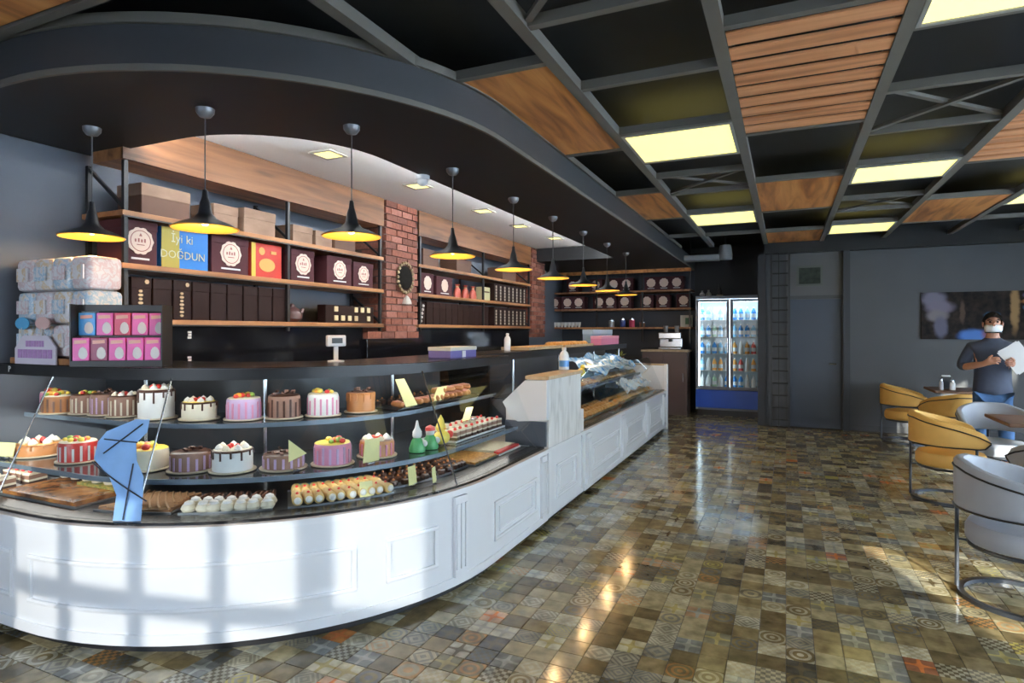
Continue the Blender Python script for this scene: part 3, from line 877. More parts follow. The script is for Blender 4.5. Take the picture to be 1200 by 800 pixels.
def brick_pillar(label, y0, y1, z0):
    t = thing('brick_pillar', label, 'pillar', (XW + .2, (y0 + y1) / 2, 0), 0, 'brick pillars on the left wall')
    MB().box(XW, SX - .03, y0 + .012, y1 - .012, 1.43, 2.895).build('mortar_core', M_mortar, t)
    pitch = .074; L = .2; n = 0
    z = z0
    row = 0
    while z < 2.88:
        z1 = min(z + .062, 2.895)
        y = y0 - (L / 2 if row % 2 else 0)
        while y < y1 - .01:
            a, c = max(y, y0), min(y + L - .012, y1)
            if c - a > .03:
                pr = random.uniform(-.006, .006)
                MB().box(SX - .05, SX + .002 + pr, a, c, z, z1).build('brick', random.choice(M_brick), t, fix=False)
            y += L
        # side face
        x = XW + .02 + (.1 if row % 2 else 0)
        while x < SX - .07:
            c = min(x + .2 - .012, SX - .062)
            if c - x > .03:
                MB().box(x, c, y0 - random.uniform(0, .005), y0 + .03, z, z1).build('brick', random.choice(M_brick), t, fix=False)
            x += .2
        z += pitch; row += 1
    return t
bp1 = brick_pillar('red brick pillar with a round mirror, nearer one', 5.30, 5.90, 1.50)
bp2 = brick_pillar('red brick pillar at the far end of the left shelves', 9.34, 9.95, 1.40)
for k in range(4):
    MB().box(SX - .05, SX + .01, 4.98 + k * .235, 4.98 + k * .235 + .222, 1.425, 1.495).build('brick', M_brick[k % 3], bp1)
# round mirror and bell on the pillar
my, mz = 5.62, 2.09
t = thing('round_mirror', 'round dark mirror with beaded gold rim on the brick pillar', 'mirror', (SX + .01, my, mz))
MB().lathe([(.0001, 0), (.13, 0), (.13, .02), (.0001, .02)], 24, cap=False).rot(PI / 2, axis='Y').build('glass', mat('dark mirror glass', (.02, .018, .016), .08), t, local=True)
rim = MB()
for k in range(20):
    a = 2 * PI * k / 20
    rim.ball((.018, .145 * math.cos(a), .155 * math.sin(a) * 1.05), .021, 6, 4)
rim.build('rim', mat('tarnished gold', (.30, .22, .12), .4, metal=.6), t, True, local=True)
t = thing('hanging_ornament', 'white bell ornament hanging below the round mirror', 'ornament', (SX + .03, my + .02, 1.80))
MB().lathe([(.055, 0), (.05, .03), (.03, .07), (.012, .09), (.0001, .095)], 12).build('bell', mat('ivory ceramic', (.62, .58, .52), .5), t, True, local=True)
MB().tube([(0, 0, .09), (0, 0, .13)], .004, 5).build('string', M_kraft, t, local=True)

# black glass splashback and back counter below the shelves
for k, (y0, y1, z1) in enumerate(((2.75, 4.95, 1.535), (5.95, 9.30, 1.535))):
    tag(MB().rbox(XW + .001, SX - .03, y0, y1, .93, z1, .004).build('splashback', mat('black glass splashback', (.008, .008, .010), .09)),
        ['black glossy splashback under the nearer shelf', 'black glossy splashback under the farther shelf'][k], 'splashback', 'black splashbacks')
tag(MB().rbox(XW + .001, SX + .02, 4.955, 5.945, .93, 1.42, .004).build('splashback', mat('black glass splashback', (.008, .008, .010), .09)), 'black glossy splashback in front of the mirror pillar foot', 'splashback', 'black splashbacks')
bc = thing('back_counter', 'dark back counter along the left wall behind the glass cases', 'counter', (-4.0, 6, 0))
MB().box(XW + .001, -3.72, 2.75, 9.95, 0, .88).build('body', M_case_dark, bc)
MB().rbox(XW + .001, -3.70, 2.75, 9.96, .88, .92, .004).build('worktop', M_granite, bc)

# back shelving
YS = 11.55
bs = thing('shelving_unit', 'oak shelving across the back, left of the fridge', 'shelf unit', (-2.9, YR - .2, 1.5))
BX0, BX1 = -4.28, -1.60
for z in ZS + [2.70]:
    MB().rbox(BX0, BX1, YS, YR - .01, z - .035, z, .003).build('shelf', M_shelf_wood, bs)
MB().rbox(BX0, BX1, YS - .015, YS, 2.61, 2.675, .002).build('fascia', M_wood_panel, bs)
for x in (-3.4, -2.5, -1.62):
    MB().box(x - .015, x + .015, YS + .002, YS + .032, 1.3, 2.66).build('post', M_black_metal, bs)
MB().box(BX0, BX1, YR - .02, YR - .005, 1.0, 2.68).build('backing', mat('slate blue backing', (.03, .036, .05), .5), bs)

# ------------------------------------------------------------------ boxes
ORD = ['leftmost', 'second', 'third', 'fourth', 'fifth', 'sixth', 'seventh', 'eighth', 'ninth', 'tenth', 'eleventh', 'twelfth']
FROM_LEFT = [ORD[0]] + [q + ' from the left' for q in ORD[1:]]
def emblem_box(y0, y1, z, h, label, x=SX - .05, dp=.26, marks=True, axis='x', group='maroon cake boxes with round emblem'):
    """maroon card box; axis 'x': front looks at +X, axis 'y': front looks at -Y (y0,y1 are then x0,x1 and x the front plane)"""
    w_ = y1 - y0
    t = thing('cake_box', label, 'box', (x, (y0 + y1) / 2, z) if axis == 'x' else ((y0 + y1) / 2, x, z), 0 if axis == 'x' else -PI / 2, group)
    MB().rbox(-dp, 0, -w_ / 2, w_ / 2, 0, h, .004).build('body', M_maroon, t, local=True)
    MB().rbox(-dp - .003, .003, -w_ / 2 - .003, w_ / 2 + .003, h * .80, h + .003, .004).build('lid', M_maroon, t, local=True)
    r = min(w_ * .37, h * .33)
    e = MB()
    n = 32
    pts = [(r * (1 + .05 * math.cos(k * 2 * PI / n * 10)) * math.cos(2 * PI * k / n), h * .55 + r * (1 + .05 * math.cos(k * 2 * PI / n * 10)) * math.sin(2 * PI * k / n)) for k in range(n)]
    e.prism(pts, .003, .006, axis='x')
    eo = e.build('emblem', M_emblem, t, local=True)
    if marks:
        q = MB()
        q.lathe([(r * .80, -.0005), (r * .80, .0005), (r * .74, .0005), (r * .74, -.0005)], 24, cap=False).rot(PI / 2, axis='Y')
        q.v = [(a + .0068, b, c + h * .55) for a, b, c in q.v]
        for k in range(4):
            q.box(.006, .0074, -r * .45 + k * r * .24, -r * .33 + k * r * .24, h * .55 - r * .1, h * .55 + r * (.12 + .06 * (k % 2)))
        q.box(.006, .0074, -r * .3, r * .3, h * .55 - r * .32, h * .55 - r * .26)
        q.prism([(-r * .12, h * .55 + r * .35), (r * .12, h * .55 + r * .35), (0, h * .55 + r * .58)], .006, .0074, axis='x')
        q.build('emblem_print', M_emblem_mark, eo, local=True)
    MB().box(.003, .005, -w_ * .26, w_ * .26, h * .12, h * .165).build('caption', M_caption, t, local=True)
    return t
def plain_box(name, y0, y1, z, h, label, m, x=SX - .05, dp=.25, cat='box', group=None, seam=None):
    t = thing(name, label, cat, (x - dp / 2, (y0 + y1) / 2, z), 0, group)
    MB().rbox(x - dp, x, y0, y1, z, z + h, .006).build('body', m, t)
    MB().rbox(x - dp - .003, x + .003, y0 - .003, y1 + .003, z + h * .62, z + h + .003, .004).build('lid', seam or m, t)
    return t
emblem_box(2.53, 2.77, ZS[1], .29, 'maroon cake box with round cream emblem behind the leftmost lamp')
emblem_box(3.20, 3.54, ZS[1], .285, 'maroon cake box with emblem between the blue and the red boxes')
emblem_box(4.00, 4.28, ZS[1], .28, 'maroon cake box with emblem just right of the red box', dp=.2)
emblem_box(4.45, 4.80, ZS[1], .27, 'maroon cake box with emblem, second from the brick pillar')
emblem_box(4.83, 5.14, ZS[1], .25, 'maroon cake box with emblem beside the brick pillar')
# blue and yellow birthday box
t = thing('party_box', 'blue and yellow birthday box on the middle shelf', 'box', (SX - .2, 2.97, ZS[1]))
MB().rbox(SX - .33, SX - .05, 2.80, 3.17, ZS[1], ZS[1] + .285, .004).build('body', mat('bright blue card', (.02, .19, .55), .45, noise=.08, nscale=10), t)
MB().box(SX - .052, SX - .047, 2.80, 2.935, ZS[1] + .002, ZS[1] + .283).build('yellow_panel', mat('mustard card', (.42, .33, .05), .5), t)
for s_, z_, sz, dy in (('İyi ki', .21, .085, -.03), ('DOĞDUN', .095, .078, -.02)):
    q = text_mb(s_, sz)
    q.rot(PI / 2, axis='X').rot(PI / 2, axis='Z')
    q.v = [(a + SX - .0455, b + 2.985 + dy, c + ZS[1] + z_) for a, b, c in q.v]
    q.build('lettering', mat('pale gold print', (.62, .60, .40), .5), t)
# red box with gold marks
t = thing('party_box', 'red box with gold print and yellow edge on the middle shelf', 'box', (SX - .2, 3.73, ZS[1]))
MB().rbox(SX - .30, SX - .05, 3.57, 3.89, ZS[1], ZS[1] + .28, .004).build('body', mat('bright red card', (.56, .045, .03), .45, noise=.1, nscale=14), t)
MB().box(SX - .052, SX - .047, 3.57, 3.61, ZS[1] + .002, ZS[1] + .278).build('yellow_edge', mat('yellow card', (.72, .50, .08), .5), t)
q = MB()
q.lathe([(.0001, 0), (.032, 0), (.032, .002), (.0001, .002)], 16, cap=False).rot(PI / 2, axis='Y')
q.v = [(a + SX - .049, b + 3.675, c + ZS[1] + .215) for a, b, c in q.v]
q.box(SX - .051, SX - .047, 3.77, 3.83, ZS[1] + .20, ZS[1] + .225)
n0 = [(3.73 + .085 * math.cos(k * PI / 10), ZS[1] + .105 + .055 * math.sin(k * PI / 10)) for k in range(20)]
q.prism(n0, SX - .051, SX - .047, axis='x')
q.build('gold_print', mat('orange gold print', (.80, .36, .10), .5), t)
# kraft boxes on the top shelf
for k, (a, c, h, m) in enumerate([(2.66, 3.02, .21, 'kd'), (3.22, 3.44, .18, 'k'), (3.50, 3.82, .20, 'k'), (4.02, 4.26, .15, 'k'), (4.30, 4.52, .14, 'k'), (4.56, 4.86, .17, 'kd')]):
    plain_box('kraft_box', a, c, ZS[0], h, ['wide dark kraft box at the left end of the top shelf', 'narrow kraft box behind the second lamp on the top shelf', 'kraft box on the top shelf just left of the middle post', 'small kraft box on the top shelf just right of the middle post',
        'smallest kraft box on the top shelf behind the third lamp', 'dark kraft box on the top shelf nearest the brick pillar'][k], M_kraft_d if m == 'kd' else M_kraft, group='kraft boxes on the top shelf', seam=M_kraft)
# dark chocolate cases along the lower shelf
y = 2.58
for k in range(9):
    w_ = .145
    t = thing('chocolate_case', ('gold printed dark chocolate case, %s on the lower near shelf' if k in (0, 2) else 'plain dark chocolate case, %s on the lower near shelf') % FROM_LEFT[k], 'box', (SX - .12, y + w_ / 2, ZS[2]), 0, 'dark chocolate cases on the lower shelf')
    MB().rbox(SX - .22, SX - .035, y, y + w_ - .006, ZS[2], ZS[2] + .275, .006).build('body', M_maroon_d, t)
    MB().rbox(SX - .222, SX - .033, y - .001, y + w_ - .005, ZS[2] + .205, ZS[2] + .278, .004).build('lid', M_maroon_d, t)
    if k in (0, 2):
        for j in range(7):
            MB().prism([(y + .062 + .014 * math.cos(i * PI / 3) * (1 + .3 * (j % 2)), ZS[2] + .03 + j * .026 + .010 * math.sin(i * PI / 3)) for i in range(6)], SX - .034, SX - .0305, axis='x').build('gold_mark', M_gold_print, t)
        MB().prism([(y + .105 + .016 * math.cos(i * PI / 3), ZS[2] + .25 + .016 * math.sin(i * PI / 3)) for i in range(6)], SX - .034, SX - .0295, axis='x').build('gold_mark', M_gold_print, t)
    y += .15
t = thing('teapot', 'small dark brown teapot on the lower shelf right of the middle post', 'teapot', (SX - .14, 4.10, ZS[2]))
MB().lathe([(.05, 0), (.085, .03), (.09, .07), (.06, .12), (.03, .135), (.02, .16), (.0001, .17)], 16).build('body', mat('brown ceramic', (.10, .045, .04), .3), t, True, local=True)
MB().tube([(0, .08, .06), (0, .12, .09), (0, .14, .12)], .014, 6).build('spout', mat('brown ceramic', (.10, .045, .04), .3), t, True, local=True)
t = thing('praline_box', 'dark praline box with two rows of cream squares beside the brick pillar', 'box', (SX - .15, 4.78, ZS[2]))
MB().rbox(SX - .14, SX - .04, 4.42, 5.14, ZS[2], ZS[2] + .17, .006).build('body', M_maroon_d, t)
for i, j in ((0, 0), (1, 0), (2, 0), (3, 0), (5, 0), (0, 1), (3, 1), (4, 1), (5, 1)):
    yy = 4.56 + i * .098
    MB().rbox(SX - .041, SX - .030, yy - .025, yy + .025, ZS[2] + .022 + j * .085, ZS[2] + .072 + j * .085, .004).build('praline', mat('cream praline', (.78, .62, .36), .5), t)

# second bay contents
emblem_box(6.05, 6.33, ZS[1], .25, 'maroon emblem box right of the brick pillar, far shelf', marks=False)
emblem_box(6.40, 6.78, ZS[1], .24, 'second maroon emblem box right of the brick pillar, far shelf', marks=False)
for k in range(3):
    y = 6.92 + k * .22
    t = thing('candy_bag', 'small red candy bag, %s on the far middle shelf' % FROM_LEFT[k], 'bag', (SX - .1, y + .08, ZS[1]), 0, 'red candy bags on the far shelf')
    MB().lathe([(.07, 0), (.075, .05), (.06, .11), (.02, .145), (.05, .18)], 10, sx=.6).build('bag', mat('red foil', (.48, .09, .06), .35, noise=.2, nscale=20), t, True, local=True)
    MB().tube([(.02 * math.cos(a), .026 * math.sin(a), .145) for a in [i * PI / 4 for i in range(8)]], .008, 5, True).build('tie', M_gold_print, t, local=True)
t = thing('tea_packet', 'pale yellow packet on the far shelf beside the red bags', 'packet', (SX - .1, 7.72, ZS[1]))
MB().rbox(SX - .14, SX - .04, 7.60, 7.86, ZS[1], ZS[1] + .19, .01).build('body', mat('pale yellow paper', (.60, .54, .30), .6, noise=.1, nscale=12), t)
MB().box(SX - .041, SX - .036, 7.63, 7.83, ZS[1] + .11, ZS[1] + .13).build('stripe', M_kraft_d, t)
for row in (0, 1):
    for k in range(8):
        y = 7.98 + k * .15
        z = ZS[1] if row == 0 else ZS[2]
        t = thing('chocolate_case', 'striped dark chocolate case, %s, %s row by far pillar' % (FROM_LEFT[k], 'upper' if row == 0 else 'lower'), 'box', (SX - .1, y + .07, z), 0, 'striped chocolate cases, far shelf')
        MB().rbox(SX - .2, SX - .035, y, y + .145, z, z + (.27 if row == 0 else .275), .005).build('body', M_maroon_d, t)
        for j in range(5):
            MB().box(SX - .0355, SX - .031, y + .05, y + .085, z + .02 + j * .045, z + .055 + j * .045).build('strip_mark', mat('cream strip print', (.52, .46, .36), .5), t)
y = 6.15
for k in range(11):
    t = thing('chocolate_case', 'plain dark chocolate case, %s on the lower far shelf' % FROM_LEFT[k], 'box', (SX - .12, y + .07, ZS[2]), 0, 'dark chocolate cases on the lower far shelf')
    MB().rbox(SX - .22, SX - .035, y, y + .144, ZS[2], ZS[2] + .27, .006).build('body', M_maroon_d, t)
    MB().rbox(SX - .222, SX - .033, y - .001, y + .145, ZS[2] + .20, ZS[2] + .272, .004).build('lid', M_maroon_d, t)
    y += .15
t = thing('ribbon_box', 'dark box with white ribbon at the left end of the far lower shelf', 'box', (SX - .1, 6.05, ZS[2]))
MB().rbox(SX - .18, SX - .04, 5.99, 6.13, ZS[2], ZS[2] + .26, .006).build('body', M_maroon_d, t)
for j in range(5):
    MB().ball((SX - .036, 6.03 + .012 * j, ZS[2] + .04 + j * .045), .018, 6, 4).build('ribbon_bow', M_caption, t, True)
for k, (a, c, h) in enumerate([(6.10, 6.45, .20), (6.9, 7.3, .17), (8.3, 8.8, .19)]):
    plain_box('kraft_box', a, c, ZS[0], h, ['kraft box on the far top shelf next to the mirror pillar', 'kraft box on the far top shelf behind the fourth lamp', 'kraft box on the far top shelf behind the fifth lamp'][k], M_kraft_d, group='kraft boxes on the far top shelf', seam=M_kraft_d)

# back shelf contents
def backX(px): 
    x, y, b_ = ray(px, 388)
    return x * (YS + .05) / y
for z, lst, nm in ((ZS[0], (671, 698, 719, 734, 763, 778, 793), 'top'), (ZS[1], (650, 665, 678, 702, 715, 732, 758, 777, 801), 'middle')):
    for k, p in enumerate(lst):
        x = backX(p)
        emblem_box(x - .125, x + .125, z, .25, 'small maroon emblem box, %s on the %s back shelf' % (FROM_LEFT[k], nm), x=YS + .05, dp=.22, marks=False, axis='y', group='emblem boxes on the back %s shelf' % nm)
cup0 = None
for k in range(9):
    x = backX(646 + k * 4.0)
    if cup0 is None:
        cup0 = thing('cup', 'white cup, leftmost in the row on the back lower shelf', 'cup', (x, YS + .08, ZS[2]), 0, 'white cups on the back shelf')
        MB().lathe([(.022, 0), (.035, .05), (.04, .10), (.036, .10), (.03, .05), (.0001, .02)], 12).build('bowl', mat('white porcelain', (.72, .70, .68), .25), cup0, True, local=True)
        MB().tube([(0.036, 0, .085), (.06, 0, .075), (.06, 0, .045), (.032, 0, .035)], .005, 5).build('handle', mat('white porcelain', (.72, .70, .68), .25), cup0, True, local=True)
    else:
        dup(cup0, (x, YS + .08, ZS[2]), k * .5, 'white cup, %s in the row on the back lower shelf' % FROM_LEFT[k])
for p, c_, lb, hh in ((716, (.45, .45, .46), 'silver tin on the back lower shelf', .14), (729, (.03, .05, .22), 'dark blue tin on the back lower shelf', .16), (740, (.6, .06, .12), 'bright red tin on the back lower shelf', .16), (752, (.25, .12, .06), 'brown jar on the back lower shelf', .10)):
    x = backX(p)
    t = thing('tin', lb, 'tin', (x, YS + .1, ZS[2]))
    MB().lathe([(.05, 0), (.055, .01), (.055, hh - .02), (.05, hh - .015)], 14).build('body', mat('tin ' + lb, c_, .3), t, True, local=True)
    MB().lathe([(.057, hh - .02), (.057, hh), (.01, hh + .005), (.01, hh + .02), (.0001, hh + .02)], 14).build('lid', M_chrome, t, True, local=True)
t = thing('picture_frame', 'small framed green picture at the right end of the back shelf', 'picture', (backX(804), YS + .1, ZS[2]))
MB().box(-.11, .11, 0, .02, 0, .22).build('frame', mat('ivory frame', (.55, .53, .45), .5), t, local=True)
MB().box(-.02, .09, -.004, 0, .05, .17).build('picture', mat('green print', (.04, .14, .06), .5), t, local=True)
t = thing('coffee_machine', 'steel coffee machine on the brown cabinet beside the fridge', 'coffee machine', (-1.93, 11.3, 1.16))
mx_ = -1.92
MB().rbox(mx_ - .2, mx_ + .2, 11.15, 11.5, 1.17, 1.21, .01).build('base', M_chrome, t)
MB().rbox(mx_ - .2, mx_ + .2, 11.3, 11.5, 1.21, 1.46, .01).build('body', M_chrome, t)
MB().rbox(mx_ - .2, mx_ + .2, 11.13, 11.32, 1.36, 1.48, .015).build('head', M_chrome, t)
MB().lathe([(.02, 0), (.03, -.05), (.0001, -.05)], 10, (mx_, 11.2, 1.36)).build('spout', M_black_metal, t, True)
for dx in (-.1, .1): MB().lathe([(.035, 0), (.045, .12), (.0001, .12)], 10, (mx_ + dx, 11.36, 1.48)).build('hopper', mat('grey plastic hopper', (.3, .3, .32), .3), t, True)
t = thing('cabinet', 'brown cabinet carrying the coffee machine beside the fridge', 'cabinet', (-1.9, 11.3, 0))
MB().rbox(-2.4, -1.60, 11.1, 11.52, 0, 1.13, .004).build('body', mat('brown laminate', (.10, .065, .06), .45, noise=.1, nscale=4), t)
MB().rbox(-2.42, -1.58, 11.07, 11.53, 1.13, 1.165, .004).build('worktop', M_beige_top, t)
for dx in (-2.38, -1.99):
    d_ = MB().rbox(dx, dx + .37, 11.085, 11.1, .08, 1.1, .003).build('door', mat('brown laminate', (.10, .065, .06), .45), t)
    MB().bar((dx + .32, 11.075, .6), (dx + .32, 11.075, .75), .012, .012).build('handle', M_chrome, d_)

# ================================================================== PENDANT LAMPS
def pendant(first, x, y, label):
    if first is None:
        t = thing('pendant_lamp', label, 'pendant lamp', (x, y, 2.68), 0, 'black pendant lamps over the counter')
        MB().lathe([(.048, 0), (.046, -.02), (.03, -.042), (.008, -.05), (.0001, -.05)], 16).build('ceiling_rose', mat('pewter rose', (.22, .22, .23), .35, metal=.5), t, True, local=True)
        MB().tube([(0, 0, -.045), (0, 0, -.44)], .0035, 6).build('cord', mat('grey cord', (.10, .10, .10), .6), t, True, local=True)
        so_ = [(.012, -.43), (.016, -.47), (.026, -.50), (.036, -.555), (.062, -.585), (.13, -.612), (.168, -.632)]
        MB().lathe(so_, 28, cap=False).build('shade', mat('matt black shade', (.02, .02, .022), .38), t, True, local=True, fix=False)
        si_ = [(.0001, -.535)] + [(r - .004, z - .006) for r, z in so_[3:]] + [(.168, -.6325)]
        MB().lathe(si_, 28, cap=False).build('shade_lining', M_shade_in, t, True, local=True, fix=False)
        MB().ball((0, 0, -.592), .028, 12, 8).build('bulb', M_bulb, t, True, local=True)
        return t
    return dup(first, (x, y, 2.68), 0, label)
lab = ['black pendant lamp in front of the blue grey wall, leftmost', 'black pendant lamp in front of the blue birthday box', 'black pendant lamp in front of the maroon boxes left of the brick pillar',
       'black pendant lamp just right of the mirror pillar', 'black pendant lamp in front of the striped chocolate cases', 'black pendant lamp beside the far brick pillar', 'black pendant lamp in front of the back shelving, seventh from the left', 'black pendant lamp deep over the pastry counter, eighth from the left', 'farthest black pendant lamp over the end of the pastry counter']
pts = [(-3.67, 2.20), (-2.81, 2.26), (-2.28, 2.80), (-2.21, 3.84), (-2.20, 4.90), (-2.19, 5.87), (-2.19, 6.90), (-2.19, 7.95), (-2.19, 9.0)]
p0 = None
for (x, y), l_ in zip(pts, lab):
    o = pendant(p0, x, y, l_)
    if p0 is None: p0 = o
    pl_ = bpy.data.lights.new('pendant_bulb_light', 'POINT')
    pl_.energy = 7; pl_.color = (1, .66, .30); pl_.shadow_soft_size = .03
    po = bpy.data.objects.new('pendant_bulb_light', pl_); COL.objects.link(po); po.location = (x, y, 2.68 - .628)

# ================================================================== FRIDGE, LADDER, PICTURES
t = thing('drinks_fridge', 'tall double glass door drinks fridge with blue base panel', 'fridge', (-.9, 11.6, 0))
fx0, fx1, fy0, fy1, fz = -1.48, -.32, 11.28, 11.98, 2.12
M_fr = mat('grey blue fridge frame', (.22, .24, .30), .4)
M_fw = mat('white fridge lining', (.72, .80, .84), .4)
MB().box(fx0, fx0 + .04, fy0 + .04, fy1, .10, fz).box(fx1 - .04, fx1, fy0 + .04, fy1, .10, fz).box(fx0 + .04, fx1 - .04, fy1 - .03, fy1, .10, fz).box(fx0 + .04, fx1 - .04, fy0 + .04, fy1 - .03, fz - .05, fz).build('cabinet', M_fw, t)
MB().box(fx0 + .04, fx1 - .04, fy0 + .04, fy1 - .03, .10, .46).build('compressor_box', M_fr, t)
MB().rbox(fx0, fx1, fy0, fy0 + .04, .14, .46, .006).build('base_panel', mat('royal blue panel', (.02, .10, .62), .3, noise=.15, nscale=4), t)
MB().box(fx0 + .03, fx1 - .03, fy0 + .06, fy1 - .05, .0, .10).build('plinth', M_plinth, t)
MB().rbox(fx0, fx1, fy0, fy0 + .04, fz - .05, fz + .01, .006).build('header', M_fr, t)
mid = (fx0 + fx1) / 2
for a, c, hx in ((fx0, mid - .004, mid - .035), (mid + .004, fx1, mid + .035)):
    f = MB().box(a, a + .05, fy0, fy0 + .038, .47, fz - .055).box(c - .05, c, fy0, fy0 + .038, .47, fz - .055).box(a + .05, c - .05, fy0, fy0 + .038, .47, .52).box(a + .05, c - .05, fy0, fy0 + .038, fz - .10, fz - .055).build('door', M_fr, t)
    MB().box(a + .05, c - .05, fy0 + .015, fy0 + .021, .52, fz - .10).build('glass_pane', M_glass, f)
    MB().tube([(hx, fy0, 1.1), (hx, fy0 - .035, 1.12), (hx, fy0 - .035, 1.38), (hx, fy0, 1.40)], .01, 6).build('handle', M_chrome, f, True)
for k, z in enumerate((.50, .80, 1.10, 1.40, 1.70)):
    MB().box(fx0 + .045, fx1 - .045, fy0 + .06, fy1 - .04, z - .012, z).build('shelf', M_tray_w, t)
MB().box(fx0 + .06, fx1 - .06, fy0 + .045, fy0 + .06, 2.02, 2.06).build('light_strip', mat('cool fridge lamp', (1, 1, 1), .5, emit=(.75, .92, 1.0), es=22), t)
for a in (fx0 + .045, mid - .012):
    MB().box(a, a + .022, fy0 + .045, fy0 + .06, .52, 2.03).build('light_strip', mat('cool fridge side lamp', (1, 1, 1), .5, emit=(.70, .90, 1.0), es=5.0), t)
cols = {'blue': (.06, .28, .70), 'white': (.75, .78, .80), 'orange': (.80, .38, .10), 'pale green': (.40, .62, .45), 'sky blue': (.30, .60, .85), 'red': (.65, .10, .10)}
protos = {}
rows = [['white', 'white', 'pale green', 'white', 'blue', 'blue', 'blue', 'white', 'white', 'blue'], ['sky blue', 'white', 'orange', 'orange', 'white', 'orange', 'red', 'white', 'orange', 'white'],
        ['blue', 'sky blue', 'blue', 'sky blue', 'sky blue', 'orange', 'white', 'orange', 'red', 'orange'], ['sky blue', 'blue', 'pale green', 'sky blue', 'white', 'sky blue', 'blue', 'blue', 'sky blue', 'blue'], ['blue', 'sky blue', 'white', 'sky blue', 'white', 'blue', 'blue', 'sky blue', 'blue', 'blue']]
names = ['bottom', 'second', 'third', 'fourth', 'top']
for k, z in enumerate((.50, .80, 1.10, 1.40, 1.70)):
    for j in range(10):
        cn = rows[k][j]
        x = fx0 + .11 + j * .104 + (.02 if j > 4 else -.01)
        lb = '%s drink bottle, %s on the %s fridge shelf' % (cn, FROM_LEFT[j], names[k])
        if cn not in protos:
            b0 = thing('drink_bottle', lb, 'bottle', (x, fy0 + .16, z), 0, 'bottles in the drinks fridge')
            MB().lathe([(.036, 0), (.04, .01), (.04, .13), (.03, .165), (.015, .19), (.014, .21), (.0001, .21)], 12).build('body', mat('bottle ' + cn, cols[cn], .25), b0, True, local=True)
            MB().lathe([(.017, .205), (.017, .228), (.0001, .23)], 10).build('cap', mat('white cap', (.75, .75, .75), .4), b0, True, local=True)
            MB().lathe([(.0405, .045), (.0405, .11)], 12, cap=False).build('label_band', mat('white band', (.7, .72, .75), .5), b0, True, local=True)
            protos[cn] = b0
        else:
            dup(protos[cn], (x, fy0 + .16, z), 0, lb)
# little things on the fridge
for k, (x, c_, h) in enumerate([(-1.38, (.4, .38, .36), .10), (-1.27, (.35, .33, .26), .11), (-1.08, (.02, .02, .02), .22)]):
    t = thing('vase', ['small grey vase at the left on top of the fridge', 'small beige pot on top of the fridge', 'slim black bottle shaped vase on top of the fridge'][k], 'vase', (x, 11.4, fz + .011))
    MB().lathe([(.04, 0), (.05, h * .3), (.03, h * .6), (.014, h * .8), (.02, h)], 12).build('body', mat('vase %d' % k, c_, .4), t, True, local=True)
    if k == 2: MB().lathe([(.055, 0), (.06, .012), (.041, .02)], 12, cap=False).build('foot', M_gold_print, t, True, local=True)
# metal ladder rack beside the door
t = thing('metal_ladder', 'thin black metal ladder rack standing left of the grey door', 'ladder', (-.09, 10.3, 0))
for x in (-.21, .045):
    MB().box(x - .015, x + .015, 10.32, 10.345, 0, 2.72).build('rail', M_black_metal, t)
MB().box(-.11, -.095, 10.32, 10.335, 0, 2.72).build('rail', M_black_metal, t)
for k in range(14):
    z = .12 + k * .19
    MB().tube([(-.21, 10.331, z), (.045, 10.331, z)], .011, 6).build('rung', M_black_metal, t)
# framed picture over the door
t = thing('framed_picture', 'small framed dark green picture above the grey door', 'picture', (.30, YB - .03, 2.2))
yb = YB - .016
MB().box(.15, .52, yb - .02, yb, 2.20, 2.52).build('frame', mat('pale green grey frame', (.085, .09, .08), .7), t)
MB().box(.185, .485, yb - .024, yb - .02, 2.235, 2.485).build('picture', ramp_mat('dark leafy print', [(.008, .011, .008), (.018, .026, .018), (.03, .04, .026)], .85, (14, 14, 14), 4), t)
